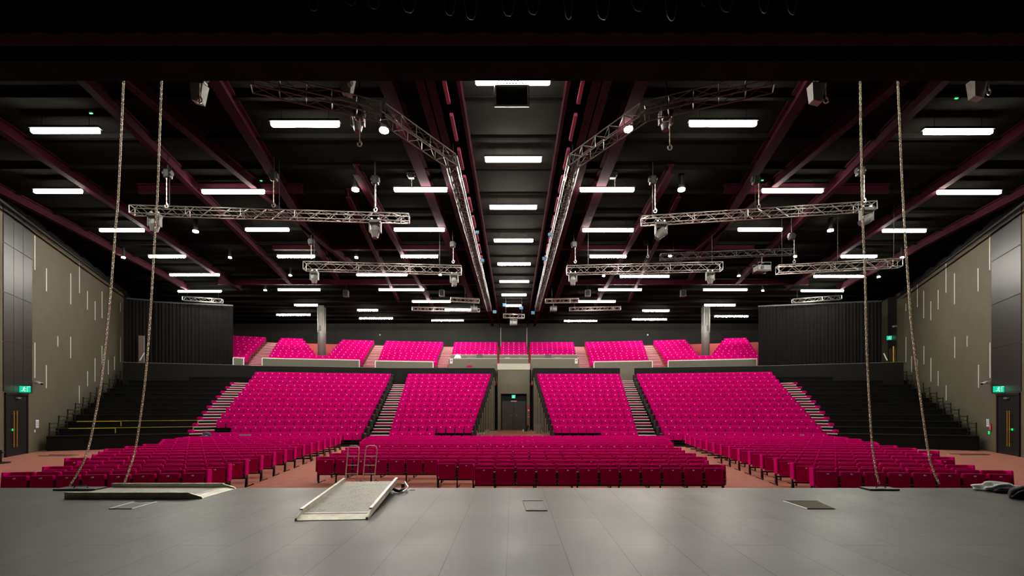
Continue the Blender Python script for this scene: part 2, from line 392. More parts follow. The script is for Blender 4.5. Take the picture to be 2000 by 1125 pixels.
# ------------------------------------------------------------------ ceiling lights
LH = 9.0
lights = [(929, 1074, 160), (948, 1057, 312), (957, 1048, 405), (965, 1041, 470), (972, 1036, 516), (976, 1033, 550), (980, 1028, 576), (988, 1018, 597),
  (62, 194, 256), (530, 662, 243), (67, 160, 374), (395, 516, 375), (770, 873, 371), (195, 281, 450), (480, 564, 449), (770, 868, 449), (291, 362, 501), (542, 614, 501), (783, 855, 501),
  (332, 428, 537), (697, 795, 537), (348, 432, 569), (543, 625, 566), (740, 828, 566), (805, 880, 589), (869, 928, 605), (575, 620, 596), (698, 738, 606), (702, 767, 622), (843, 905, 626), (540, 606, 615),
  (1347, 1477, 242), (1805, 1937, 258), (1133, 1238, 371), (1489, 1607, 373), (1831, 1954, 376), (1138, 1237, 450), (1442, 1527, 449), (1724, 1808, 451), (1152, 1223, 501), (1643, 1712, 501),
  (1211, 1307, 540), (1590, 1686, 540), (1169, 1253, 566), (1374, 1459, 566), (1565, 1647, 568), (1130, 1202, 589), (1376, 1436, 596), (1255, 1307, 607), (1235, 1302, 624), (1102, 1166, 627), (1396, 1461, 618)]
lights.sort(key=lambda l: l[2])
bands = []
for l in lights:
    if bands and l[2] - bands[-1][0][2] < (22 if l[2] < 500 else 9): bands[-1].append(l)
    else: bands.append([l])
for bi, band in enumerate(bands):
    band.sort()
    for li, (x0, x1, y) in enumerate(band):
        d = FPX * LH / (CY - y); X0, X1 = PX(x0, d), PX(x1, d); z = EYE + LH
        pos = 'single centre light' if len(band) == 1 else f'{ordn(li + 1)} from the left'
        t = thing('batten_light', f'lit white linear ceiling light, {pos} in the {ordn(bi + 1)} row from the stage', 'ceiling light', ((X0 + X1) / 2, d, z), 'linear ceiling lights')
        k = 1.0
        mb = MB(); mb.rbox(((X0 + X1) / 2, d, z), (X1 - X0, .14, .13), .03, 1); mb.build('diffuser', M['lamp'], t)
        mb = MB(); mb.box(((X0 + X1) / 2, d, z + .105), (X1 - X0 + .08, .17, .07)); mb.build('housing', M['black_m'], t)
        for q in (.15, .85): mb = MB(); mb.tube((lerp(X0, X1, q), d, z + .12), (lerp(X0, X1, q), d, CEIL), .008, 5); mb.build('hanger', M['black_m'], t)
downs = [(750, 253), (694, 369), (382, 451), (241, 502), (449, 502), (567, 537), (696, 502), (860, 536), (518, 566), (1228, 251), (1331, 369), (1622, 449), (1309, 499), (1553, 500), (1762, 502), (1443, 538), (1716, 540), (1179, 538), (1490, 567)]
downs.sort()
for k, (x, y) in enumerate(downs):
    d = FPX * LH / (CY - y); p = Vector((PX(x, d), d, EYE + LH))
    t = thing('downlight', f'small bright round downlight on the black ceiling, {ordn(k + 1)} from the left', 'downlight', p, 'round ceiling downlights')
    r = .14 if y < 400 else (.13 if y < 460 else .09)
    mb = MB(); mb.tube(p - Vector((0, 0, .06)), p + Vector((0, 0, .0)), r, 16); mb.build('lens', M['down'], t, smooth=False)
    mb = MB(); mb.tube(p + Vector((0, 0, .0)), (p.x, p.y, CEIL - .02), r * .8, 12); mb.build('housing', M['black_m'], t)

# ------------------------------------------------------------------ trusses and rigging
def truss(name, label, p0, p1, h, m, r=.0185, cat='truss', hang=(), group='box trusses', rb=.0095, bay=None):
    p0, p1 = Vector(p0), Vector(p1); c = (p0 + p1) / 2
    t = thing(name, label, cat, (c.x, c.y, min(p0.z, p1.z) - h / 2), group)
    u = (p1 - p0).normalized(); s = Vector((-u.y, u.x, 0)).normalized(); up = u.cross(s); up = up if up.z > 0 else -up
    offs = [(s * a + up * b) * h / 2 for a, b in ((-1, -1), (1, -1), (1, 1), (-1, 1))]
    for o in offs:
        mb = MB(); mb.tube(p0 + o, p1 + o, r, 7); mb.build('chord', m, t, smooth=True)
    L = (p1 - p0).length; n = max(2, int(round(L / (bay or h * 1.15)))); mb = MB()
    for f in range(4):
        a, b = offs[f], offs[(f + 1) % 4]
        for k in range(n):
            A = p0 + u * (L * k / n); B = p0 + u * (L * (k + 1) / n)
            q = (a, b) if (k + f) % 2 == 0 else (b, a)
            mb.tube(A + q[0], B + q[1], rb, 5)
        for e in (p0, p1): mb.tube(e + a, e + b, rb * 1.4, 5)
        for k in range(0, n, 6):
            A = p0 + u * (L * k / n); mb.tube(A + a, A + b, rb, 5)
    mb.build('bracing', m, t)
    if hang:
        for q in hang:
            A = p0.lerp(p1, q); mb = MB(); mb.tube(A + up * h / 2, (A.x, A.y, CEIL), .012, 5); mb.build('hanging_cable', M['black_m'], t)
    return t
def T(x0, y0, d0, x1, y1, d1, h, name, label, m='alu', **k):
    return truss(name, label, P(x0, y0, d0), P(x1, y1, d1), h, M[m], **k)
T(258, 411, 17.4, 799, 427, 18.2, .29, 'box_truss', 'long aluminium box truss hung over the front left floor seats', hang=(.13, .52, .87))
T(1253, 432, 18.2, 1708, 403, 17.4, .29, 'box_truss', 'long aluminium box truss hung over the front right floor seats', hang=(.05, .5, .95))
T(595, 520, 24.3, 901, 528, 24.7, .40, 'box_truss', 'aluminium box truss over the inner left tier seats', hang=(.06, .86))
T(1107, 528, 24.7, 1409, 521, 24.3, .40, 'box_truss', 'aluminium box truss over the inner right tier seats', hang=(.14, .94))
T(1290, 502, 26.5, 1548, 492, 26.0, .30, 'box_truss', 'dark slim box truss carrying a projector, right half of the hall', m='alu_d', hang=(.1, .9))
T(1518, 527, 22.5, 1758, 514, 21.8, .36, 'box_truss', 'short aluminium box truss near the right wall', hang=(.04, .5, .95))
T(358, 583, 37.0, 434, 588, 37.5, .30, 'box_truss', 'short truss above the left black drape', hang=(.1, .9))
T(1548, 588, 37.5, 1642, 581, 37.0, .30, 'box_truss', 'short truss above the right black drape', hang=(.1, .9))
T(805, 603, 41, 937, 606, 41.5, .28, 'box_truss', 'rear truss before the balcony, left of the centre bay', hang=(.1, .9))
T(1112, 604, 41, 1212, 602, 41, .28, 'box_truss', 'rear truss before the balcony, right of the centre bay', hang=(.1, .9))
T(880, 585, 35, 936, 588, 35, .28, 'box_truss', 'stub truss beside the left cable bridge', hang=(.5,))
T(1065, 588, 35, 1130, 587, 35, .28, 'box_truss', 'stub truss beside the right cable bridge', hang=(.2,))
T(983, 617, 38, 1024, 618, 38, .30, 'box_truss', 'tiny truss holding the rear projector in the centre bay', hang=(.12, .88))
# lighting bridges along the bay
for sgn, side in ((-1, 'left'), (1, 'right')):
    z = EYE + 8.35
    pts = [(sgn * 6.7, 11.8, z), (sgn * 3.75, 13.0, z), (sgn * 2.1, 15.6, z), (sgn * 2.05, 39, z)]
    if sgn > 0: pts = [(x - .05, y, zz) for x, y, zz in pts]
    t = thing('lighting_bridge', f'dark steel lighting bridge along the {side} edge of the centre bay', 'truss', (pts[2][0], 25, z - .2))
    h = .36
    for a, b in zip(pts[:-1], pts[1:]):
        a, b = Vector(a), Vector(b); u = (b - a).normalized(); s = Vector((-u.y, u.x, 0)); up = Vector((0, 0, 1))
        offs = [(s * i + up * j) * h / 2 for i, j in ((-1, -1), (1, -1), (1, 1), (-1, 1))]
        for o in offs:
            mb = MB(); mb.tube(a + o, b + o, .0175, 6); mb.build('chord', M['steel'], t)
        L = (b - a).length; n = max(2, int(L / .6)); mb = MB()
        for f in range(4):
            for k in range(n + 1):
                A = a + u * (L * k / n); mb.tube(A + offs[f], A + offs[(f + 1) % 4], .013, 4)
                if k < n: mb.tube(A + offs[f], a + u * (L * (k + 1) / n) + offs[(f + 1) % 4], .011, 4)
        mb.build('bracing', M['alu_d'], t)
    for k in range(7):
        y = 16 + 3.7 * k; mb = MB(); mb.tube((pts[2][0], y, z + h / 2), (pts[2][0], y, CEIL), .014, 5); mb.build('hanging_cable', M['black_m'], t)
    for q in (-.09, .05, .12): mb = MB(); mb.path([(pts[2][0] + q, 15.6 + 1.0 * j, z + .24 + .03 * math.sin(j * 1.7 + q * 30)) for j in range(24)], .025, 5); mb.build('cable', M['black'], t)
    for k in range(4): mb = MB(); mb.box((pts[2][0] + .1, 17.5 + 5 * k, z + .25), (.08, .14, .05)); mb.build('shackle', M['yellow'], t)
for k, (x, y) in enumerate(((932, 454), (942, 509), (966, 609), (1074, 458), (1063, 505), (1041, 611), (985, 596), (1018, 601))):
    d = 20 if y < 480 else (25 if y < 550 else 37); p = P(x, y, d); s = 7.5 * d / FPX
    mb = MB(); mb.rbox(p, (s * .9, .08, s * .8), .01, 1, rz=.2)
    tag(mb.build('hanging_tag', M['blue']), ['pale blue tag on the left bridge, nearer the stage', 'pale blue tag halfway along the left bridge', 'pale blue tag at the rear end of the left bridge', 'pale blue tag on the right bridge, nearer the stage', 'pale blue tag halfway along the right bridge', 'pale blue tag at the rear end of the right bridge', 'pale blue box on the left rod of the tiny centre truss', 'pale blue box on the right rod of the tiny centre truss'][k], 'tag', 'blue tags on the rigging')

# moving head lamps
def moving_head(x, y, d, s, tilt, label):
    p = P(x, y, d)            # centre of the lamp body
    t = thing('hanging_stage_light', label, 'stage light', p + Vector((0, 0, -.3 * s)), 'moving head lights on the trusses')
    mb = MB(); mb.rbox(p + Vector((0, 0, .36 * s)), (.42 * s, .32 * s, .14 * s), .03 * s); mb.build('base', M['dgrey'], t)
    mb = MB()
    for sg in (-1, 1): mb.rbox(p + Vector((sg * .21 * s, 0, .14 * s)), (.055 * s, .16 * s, .40 * s), .015 * s)
    mb.rbox(p + Vector((0, 0, .29 * s)), (.46 * s, .16 * s, .06 * s), .015 * s); mb.build('yoke', M['grey'], t)
    R = Matrix.Rotation(tilt, 3, 'Y')
    def q(v): return p + R @ (Vector(v) * s)
    mb = MB(); mb.tube(q((0, 0, .20)), q((0, 0, .02)), .13 * s, 14, r2=.18 * s); mb.tube(q((0, 0, .02)), q((0, 0, -.24)), .18 * s, 14, r2=.12 * s); hd = mb.build('head', M['grey'], t)
    mb = MB(); mb.tube(q((0, 0, -.24)), q((0, 0, -.27)), .115 * s, 14); mb.build('lens', M['lens'], hd)
    mb = MB()
    for sg in (-1, 1): mb.box(p + Vector((sg * .13 * s, 0, .46 * s)), (.05 * s, .08 * s, .12 * s))
    mb.build('clamp', M['alu'], t)
moving_head(302, 440, 17.6, 1.0, .06, 'grey moving head lamp near the outer end of the front left truss')
moving_head(733, 452, 18.1, 1.0, 0, 'grey moving head lamp near the inner end of the front left truss')
moving_head(614, 545, 24.3, .95, 0, 'grey moving head lamp at the outer end of the left tier truss')
moving_head(887, 550, 24.6, .95, 0, 'grey moving head lamp at the inner end of the left tier truss')
moving_head(1119, 548, 24.7, .95, 0, 'grey moving head lamp at the inner end of the right tier truss')
moving_head(1387, 546, 24.3, .95, 0, 'grey moving head lamp at the outer end of the right tier truss')
moving_head(1291, 456, 18.1, 1.0, .7, 'tilted grey moving head lamp at the inner end of the front right truss')
moving_head(1692, 429, 17.4, 1.0, 1.0, 'tilted grey moving head lamp at the outer end of the front right truss')
moving_head(699, 243, 14.2, .9, 0, 'dark lamp hanging by the bend of the left lighting bridge')
moving_head(1300, 240, 14.2, .9, 0, 'dark lamp hanging by the bend of the right lighting bridge')

def hoist(x, y, d, drop, label, bag=True):
    p = P(x, y, d)
    t = thing('hanging_chain_hoist', label, 'hoist', p - Vector((0, 0, drop)), 'chain hoists under the ceiling')
    mb = MB(); mb.rbox(p + Vector((0, 0, .2)), (.26, .22, .34), .05); mb.tube(p + Vector((-.16, 0, .22)), p + Vector((.16, 0, .22)), .10, 12); mb.build('body', M['black_m'], t)
    if bag:
        mb = MB(); q = p + Vector((-.10, .05, -.16)); mb.hexa([q + Vector(v) for v in ((-.13, -.1, -.24), (.11, -.1, -.3), (.11, .1, -.3), (-.13, .1, -.24), (-.17, -.13, .22), (.2, -.13, .22), (.2, .13, .22), (-.17, .13, .22))]); mb.build('chain_bag', M['bag'], t)
    mb = MB(); n = max(4, int(drop / .09))
    for k in range(n):
        zc = p.z - .02 - drop * (k + .5) / n; mb.tube((p.x + .05, p.y - .13, zc - .05), (p.x + .05, p.y - .13, zc + .05), .010 if k % 2 else .017, 5)
    mb.build('load_chain', M['chain'], t)
    mb = MB(); zb = p.z - drop; mb.path([(p.x + .05 + .06 * math.sin(a), p.y - .13, zb - .05 + .08 * math.cos(a)) for a in [i * .5 for i in range(11)]], .018, 6); mb.build('hook', M['alu'], t)
    mb = MB(); mb.tube(p + Vector((0, 0, .36)), (p.x, p.y, CEIL), .02, 5); mb.build('suspension_rod', M['black_m'], t)
for a in ((393, 168, 12.5, .42, 'chain hoist with grey bag behind the proscenium beam, near the second hanging chain'), (1603, 168, 12.5, .42, 'chain hoist with grey bag behind the proscenium beam, beside the third hanging chain'),
          (1918, 160, 12.5, .30, 'chain hoist with grey bag near the upper right corner of the ceiling'), (684, 152, 12.5, .2, 'chain hoist peeping below the proscenium beam, left of the centre bay')): hoist(*a)
for a in ((702, 236, 13.6, .7, 'chain hoist beside the bend of the left lighting bridge', False), (1302, 236, 13.6, .8, 'chain hoist beside the bend of the right lighting bridge', False), (328, 350, 17.3, 1.0, 'chain hoist above the outer part of the front left truss', False),
          (733, 362, 18.0, .95, 'chain hoist above the inner part of the front left truss', False), (535, 355, 17.6, .9, 'chain hoist above the middle of the front left truss', False), (1275, 362, 18.0, 1.0, 'chain hoist above the inner end of the front right truss', False),
          (1476, 362, 17.7, .8, 'chain hoist above the middle of the front right truss', False), (1680, 345, 17.4, .9, 'chain hoist above the outer end of the front right truss', False), (803, 350, 18.6, .4, 'chain hoist beside a split light left of the centre bay', False),
          (1197, 350, 18.6, .4, 'chain hoist beside a split light right of the centre bay', False), (608, 480, 24.3, .6, 'chain hoist above the outer end of the left tier truss', False), (884, 485, 24.6, .7, 'chain hoist above the inner end of the left tier truss', False),
          (1262, 480, 26.5, .6, 'chain hoist above the slim dark projector truss', False), (1121, 485, 24.7, .7, 'chain hoist above the inner end of the right tier truss', False), (1546, 470, 22.4, 1.0, 'chain hoist above the inner end of the short right truss', False)): hoist(*a)

# projectors
def projector(x, y, d, s, label):
    p = P(x, y, d); t = thing('hanging_projector', label, 'projector', p - Vector((0, 0, .15 * s)))
    mb = MB(); mb.rbox(p, (.75 * s, .6 * s, .30 * s), .03); mb.build('body', M['bag'], t)
    mb = MB(); mb.tube(p + Vector((-.15 * s, -.3 * s, 0)), p + Vector((-.15 * s, -.38 * s, 0)), .09 * s, 14); mb.build('lens', M['lens'], t)
    mb = MB()
    for a in (-.38, .38):
        for b in (-.3, .3): mb.tube(p + Vector((a * s, b * s, -.2 * s)), p + Vector((a * s, b * s, .3 * s)), .015, 5)
    for z in (-.2, .3): mb.box(p + Vector((0, -.3 * s, z * s)), (.78 * s, .03, .03)); mb.box(p + Vector((0, .3 * s, z * s)), (.78 * s, .03, .03))
    mb.box(p + Vector((0, 0, .3 * s)), (.03, .6 * s, .03)); mb.tube(p + Vector((0, 0, .3 * s)), p + Vector((0, 0, .75 * s)), .02, 6); mb.build('cage', M['alu_d'], t)
projector(1488, 525, 26.2, .95, 'grey projector in a frame hanging from the slim dark truss')
projector(1003, 631, 37.8, .75, 'projector in a frame under the tiny centre truss')
projector(1081, 604, 34.5, .6, 'dark projector hung right of the centre bay')
projector(926, 604, 34.5, .6, 'dark projector hung left of the centre bay')
# frame hanging in the mouth of the bay
t = thing('screen_frame', 'thin metal frame with a small truss head in the mouth of the centre bay', 'frame', P(1000, 207, 11.9))
d = 11.9; mb = MB(); a, b, c_, e = P(966, 166, d), P(1033, 166, d), P(1033, 207, d), P(966, 207, d)
for q, w in ((a, b), (b, c_), (e, a)): mb.tube(q, w, .010, 5)
mb.build('frame', M['alu_d'], t); mb = MB(); mb.tube(e, c_, .028, 8); mb.build('bottom_bar', M['alu'], t)
mb = MB(); l0, l1 = P(968, 157, d), P(1030, 157, d); u0, u1 = P(968, 163, d), P(1030, 163, d)
mb.tube(l0, l1, .012, 5); mb.tube(u0, u1, .012, 5)
for k in range(10):
    A = l0.lerp(l1, k / 10); B = u0.lerp(u1, (k + .5) / 10); C_ = l0.lerp(l1, (k + 1) / 10); mb.tube(A, B, .009, 4); mb.tube(B, C_, .009, 4)
mb.build('truss_head', M['alu'], t)
mb = MB(); mb.hexa([P(969, 205, d + .05), P(1030, 205, d + .05), P(1030, 205, d + .08), P(969, 205, d + .08), P(969, 168, d + .05), P(1030, 168, d + .05), P(1030, 168, d + .08), P(969, 168, d + .08)]); mb.build('cloth_panel', M['bay'], t)
# small speakers under the ceiling and green indicator lamps
for k, (x, y, lab) in enumerate(((676, 574, 'small dark loudspeaker under the ceiling, far left of the bay'), (863, 573, 'small grey loudspeaker under the ceiling, left of the bay'), (1148, 573, 'small grey loudspeaker under the ceiling, right of the bay'), (1334, 573, 'small dark loudspeaker under the ceiling, far right of the bay'))):
    p = P(x, y, 36); t = thing('ceiling_speaker', lab, 'speaker', p - Vector((0, 0, .22)), 'small ceiling speakers')
    mb = MB(); mb.rbox(p, (.40, .3, .5), .03); mb.build('cabinet', M['grey' if 800 < x < 1200 else 'dgrey'], t)
    mb = MB(); mb.box(p + Vector((0, -.16, 0)), (.34, .02, .42)); mb.build('grille', M['black'], t)
    mb = MB(); mb.tube(p + Vector((0, 0, .24)), (p.x, p.y, CEIL), .02, 5); mb.build('bracket', M['black_m'], t)
for x, y, lab in ((178, 221, 'tiny green indicator lamp above the first light on the left'), (1868, 192, 'tiny green indicator lamp near the upper right corner'), (1489, 352, 'tiny green indicator lamp above the second right light row'), (510, 353, 'tiny green indicator lamp by the second left light row')):
    p = P(x, y, FPX * 9.3 / (CY - y)); mb = MB(); mb.rbox(p, (.10, .05, .035), .008, 1)
    tag(mb.build('indicator_lamp', M['led']), lab, 'lamp', 'green indicator lamps')

# ------------------------------------------------------------------ hanging chains on the stage
def chain(pts, label):
    D = 8.45
    W = [P(x, y, D) for x, y in pts]
    # Catmull-Rom densify then walk
    Q = []
    for i in range(len(W) - 1):
        p0, p1, p2, p3 = W[max(i - 1, 0)], W[i], W[i + 1], W[min(i + 2, len(W) - 1)]
        for k in range(40):
            t = k / 40; Q.append(.5 * ((2 * p1) + (p2 - p0) * t + (2 * p0 - 5 * p1 + 4 * p2 - p3) * t * t + (3 * p1 - p0 - 3 * p2 + p3) * t ** 3))
    Q.append(W[-1]); out = [Q[0]]; step = .047; acc = 0
    for a, b in zip(Q[:-1], Q[1:]):
        L = (b - a).length
        while acc + L >= step:
            a = a.lerp(b, (step - acc) / L); L = (b - a).length; acc = 0; out.append(a)
        acc += L
    mb = MB()
    for k in range(len(out) - 1):
        c = (out[k] + out[k + 1]) / 2; u = (out[k + 1] - out[k]).normalized()
        s = Vector((0, 1, 0)) if k % 2 else u.cross(Vector((0, 1, 0))).normalized()
        nseg = 8; hl, hw, r = .037, .019, .0062; loop = []
        for j in range(nseg):
            a = 2 * PI * j / nseg; loop.append(c + u * hl * math.cos(a) * (1.0) + s * hw * math.sin(a))
        n2 = u.cross(s); vs = []; fs = []
        for j in range(nseg):
            out_ = (loop[j] - c).normalized()
            for q in range(4):
                ang = q * PI / 2 + PI / 4; vs.append(loop[j] + (out_ * math.cos(ang) + n2 * math.sin(ang)) * r)
        for j in range(nseg):
            for q in range(4):
                j2 = (j + 1) % nseg; fs.append((j * 4 + q, j2 * 4 + q, j2 * 4 + (q + 1) % 4, j * 4 + (q + 1) % 4))
        mb.add(vs, fs)
    return tag(mb.build('hanging_chain', M['chain'], smooth=True), label, 'chain', 'link chains hanging over the stage edge')
chain([(242, 140), (231, 380), (226, 438), (217.6, 550), (209, 642), (197.5, 745), (186, 812), (170.6, 882), (153.6, 920), (136.5, 948)], 'steel link chain hanging to the stage edge, outer one of the left pair')
chain([(316, 140), (307.7, 370), (302.6, 455), (296.5, 564), (291.5, 640), (283, 745), (266, 867), (251.7, 919), (241, 947)], 'steel link chain hanging behind the loose ramp, inner one of the left pair')
chain([(1680, 140), (1683.5, 370), (1687, 472), (1690.6, 564), (1692, 640), (1696, 745), (1703, 862), (1710.5, 916), (1718, 948)], 'steel link chain hanging to the stage edge, inner one of the right pair')
chain([(1753, 140), (1763, 370), (1770.5, 496), (1777, 591), (1781, 640), (1796, 762), (1813, 882), (1823, 919), (1836, 948)], 'steel link chain hanging to the stage edge, outer one of the right pair')
def chain_plate(x0, x1, y, label):
    d0, d1 = 8.3, 8.58; t = thing('chain_plate', label, 'plate', ((PX(x0, 8.45) + PX(x1, 8.45)) / 2, 8.44, .8))
    mb = MB(); mb.box(((PX(x0, 8.45) + PX(x1, 8.45)) / 2, 8.44, .815), (PX(x1, 8.45) - PX(x0, 8.45), .26, .03)); mb.build('plate', M['black_m'], t)
    mb = MB(); a, b = PX(x0 + (x1 - x0) * .35, 8.45), PX(x0 + (x1 - x0) * .7, 8.45)
    mb.path([(a, 8.42, .83), (a + .04, 8.42, .87), (b - .04, 8.42, .87), (b, 8.42, .83)], .010, 6); mb.build('handle', M['alu_d'], t)
chain_plate(118, 200, 948, 'dark plate with a handle under the outer left hanging chain')
chain_plate(1688, 1745, 948, 'dark plate with a handle under the inner right hanging chain')

# ------------------------------------------------------------------ stage things
def ramp(label, loc, L, W, rz, tilt):
    """loading ramp: chequer deck, two folded kerbs, lip; local x along length (lip end at 0), y across"""
    R = Matrix.Translation(loc) @ Matrix.Rotation(rz, 4, 'Z') @ Matrix.Rotation(-tilt, 4, 'Y')
    t = thing('loading_ramp', label, 'ramp', loc)
    g = lambda x, y, z: R @ Vector((x, y, z))
    def hx(mb, x0, x1, y0, y1, z0, z1): mb.hexa([g(x0, y0, z0), g(x1, y0, z0), g(x1, y1, z0), g(x0, y1, z0), g(x0, y0, z1), g(x1, y0, z1), g(x1, y1, z1), g(x0, y1, z1)])
    mb = MB(); hx(mb, .16, L, .0, W, .02, .035); mb.build('deck', M['ramp'], t)
    mb = MB(); mb.hexa([g(0, 0, 0), g(.17, 0, .018), g(.17, W, .018), g(0, W, 0), g(0, 0, .008), g(.17, 0, .04), g(.17, W, .04), g(0, W, .008)]); mb.hexa([g(.20, .02, .036), g(.24, .02, .036), g(.24, W - .02, .036), g(.20, W - .02, .036), g(.20, .02, .042), g(.24, .02, .042), g(.24, W - .02, .042), g(.20, W - .02, .042)]); mb.build('lip', M['ramp_edge'], t)
    for y0, y1 in ((-.03, .0), (W, W + .03)):
        mb = MB(); H = .09
        prof = [(0.0, .0), (L, .0), (L, H), (.22, H), (0.02, .03)]
        n = len(prof); mb.add([g(x, y0, z) for x, z in prof] + [g(x, y1, z) for x, z in prof], [tuple(range(n))[::-1], tuple(range(n, 2 * n))] + [(i, (i + 1) % n, n + (i + 1) % n, n + i) for i in range(n)])
        ya, yb = (y0 - .012, y1) if y0 < 0 else (y0, y1 + .012)
        mb.hexa([g(.22, ya, H), g(L, ya, H), g(L, yb, H), g(.22, yb, H), g(.22, ya, H + .014), g(L, ya, H + .014), g(L, yb, H + .014), g(.22, yb, H + .014)])
        mb.build('kerb', M['ramp_edge'], t)
    if tilt:
        for y in (.1, W - .1):
            mb = MB(); zl = g(L - .15, y, .02); mb.hexa([(zl.x - .04, zl.y - .04, .8), (zl.x + .04, zl.y - .04, .8), (zl.x + .04, zl.y + .04, .8), (zl.x - .04, zl.y + .04, .8), (zl.x - .04, zl.y - .04, zl.z), (zl.x + .04, zl.y - .04, zl.z), (zl.x + .04, zl.y + .04, zl.z), (zl.x - .04, zl.y + .04, zl.z)]); mb.build('support_foot', M['black_m'], t)
    return t
ramp('light metal loading ramp lying crosswise at the stage edge behind the left chains', Vector((-5.12, 8.48, .8)), 2.28, .86, PI, 0.0)
ramp('light metal loading ramp sloping down towards the viewer, its raised end before the hand trucks', Vector((-1.98, 6.16, .8)), 2.25, .89, PI / 2 + .075, .055)

def hand_truck(xl0, xr0, xl1, xr1, label):
    """tubular hand truck on the hall floor; px columns of the uprights at top (y 871) and at y 941"""
    D = 13.15; yb = CY + 2.2 * FPX / D
    f = lambda a, b, y: lerp(a, b, (y - 871) / 70)
    t = thing('hand_truck', label, 'hand truck', (PX((xl1 + xr1) / 2, D), D, 0), 'hand trucks')
    g = lambda sx, y, dd=0: P(f(xl0, xl1, y) if sx < 0 else f(xr0, xr1, y), y, D + dd)
    mb = MB()
    L = [g(-1, yb), g(-1, 900), g(-1, 880)]; top = [P(xl0 + 2, 872.5, D), P(xl0 + 6, 870.5, D), P(xr0 - 6, 870.5, D), P(xr0 - 2, 872.5, D)]
    mb.path(L + top + [g(1, 880), g(1, 900), g(1, yb)], .0155, 8); mb.build('frame', M['bright'], t, smooth=True)
    for y in (891, 908.6, 925.5, 941.5):
        mb = MB(); mb.tube(g(-1, y), g(1, y), .012, 6); mb.build('crossbar', M['bright'], t)
    for sx in (-1, 1):
        c = g(sx, CY + 2.19 * FPX / (D)); c = Vector((c.x + sx * .07, D + .10, .10)); mb = MB(); mb.tube(c - Vector((.022, 0, 0)), c + Vector((.022, 0, 0)), .10, 18); w = mb.build('wheel', M['rubber'], t)
        mb = MB(); mb.tube(c - Vector((.026, 0, 0)), c + Vector((.026, 0, 0)), .05, 12); mb.build('hub', M['bright'], w)
        mb = MB(); a = g(sx, yb); mb.tube(Vector((a.x, D, .12)), Vector((c.x, D + .1, .10)), .012, 6); mb.build('axle_bracket', M['bright'], t)
    a, b = g(-1, yb), g(1, yb); mb = MB(); mb.box(((a.x + b.x) / 2, D - .12, .016), (b.x - a.x + .08, .26, .012)); mb.build('toe_plate', M['bright'], t)
hand_truck(680, 702, 674, 697, 'tubular metal hand truck behind the sloping ramp, the one nearer the left seats')
hand_truck(714.5, 737, 708.5, 731, 'tubular metal hand truck behind the sloping ramp, the one nearer the centre aisle')

# straps and a tool beside the ramp
t = thing('ratchet_strap', 'dark ratchet strap with lime buckle lying beside the sloping ramp', 'strap', (-2.0, 8.0, .8))
g = lambda x, y, h: (PX(x, 1350 / (y - CY)), 1350 / (y - CY), .8 + h)
mb = MB(); mb.path([g(750, 968, .02), g(758, 964, .06), g(764, 961, .09), g(772, 962, .04), g(780, 963, .03), g(788, 960, .05)], .028, 6); mb.build('webbing', M['cloth_b'], t, smooth=True)
mb = MB(); mb.rbox(g(758, 965.5, .03), (.09, .06, .05), .012); mb.build('buckle', M['lime'], t)
mb = MB(); mb.path([g(756, 958, .02), g(762, 953, .10), g(768, 955, .10), g(766, 961, .03)], .010, 5); mb.build('loose_end', M['alu_d'], t)
t = thing('clamp', 'small black and silver clamp on the stage beside the ramp straps', 'clamp', (-1.95, 8.2, .8))
mb = MB(); mb.rbox(g(787, 957, .07), (.05, .06, .10), .012); mb.build('jaw', M['black_m'], t)
mb = MB(); mb.path([g(778, 966, .02), g(786, 965, .04), g(793, 962, .05), g(797, 957, .06), g(791, 953, .11)], .014, 6); mb.build('arm', M['alu'], t)
mb = MB(); mb.rbox(g(806, 957, .005), (.10, .05, .008), .003); tag(mb.build('paper_scrap', M['paper']), 'white paper scrap on the stage edge right of the clamp', 'scrap')

# floor hatches in the stage
def hatch(pts, label, m, grate=False):
    W = [Vector((PX(x, 1350 / (y - CY)), 1350 / (y - CY), .8)) for x, y in pts]; c = sum(W, Vector()) / 4
    t = thing('floor_hatch', label, 'floor hatch', c)
    mb = MB(); up = Vector((0, 0, .006)); mb.hexa([w + Vector((0, 0, .001)) for w in W] + [w + up for w in W]); mb.build('lid', m, t)
    mb = MB()
    for i in range(4):
        a, b = W[i], W[(i + 1) % 4]; mb.tube(a + Vector((0, 0, .004)), b + Vector((0, 0, .004)), .009, 4)
    mb.build('rim', M['steel'], t)
    if grate:
        mb = MB()
        for k in range(26): a = W[0].lerp(W[1], (k + .5) / 26); b = W[3].lerp(W[2], (k + .5) / 26); mb.tube(a + up, b + up, .006, 4)
        for k in range(12): a = W[0].lerp(W[3], (k + .5) / 12); b = W[1].lerp(W[2], (k + .5) / 12); mb.tube(a + up, b + up, .006, 4)
        mb.build('grating', mat('grate_brown', (0.16, 0.14, 0.08), .7), t)
hatch([(213, 994.5), (257, 994.5), (306, 980.5), (262, 980.5)], 'thin outlined floor hatch in the stage below the crosswise ramp', M['stage'])
hatch([(1028, 998), (1069, 998), (1060, 979), (1021, 979)], 'outlined floor hatch at the middle of the stage', M['stage'])
hatch([(1577, 994.5), (1631, 994.5), (1596, 979), (1530, 979)], 'brown mesh floor grate in the right half of the stage', M['dgrey'], True)

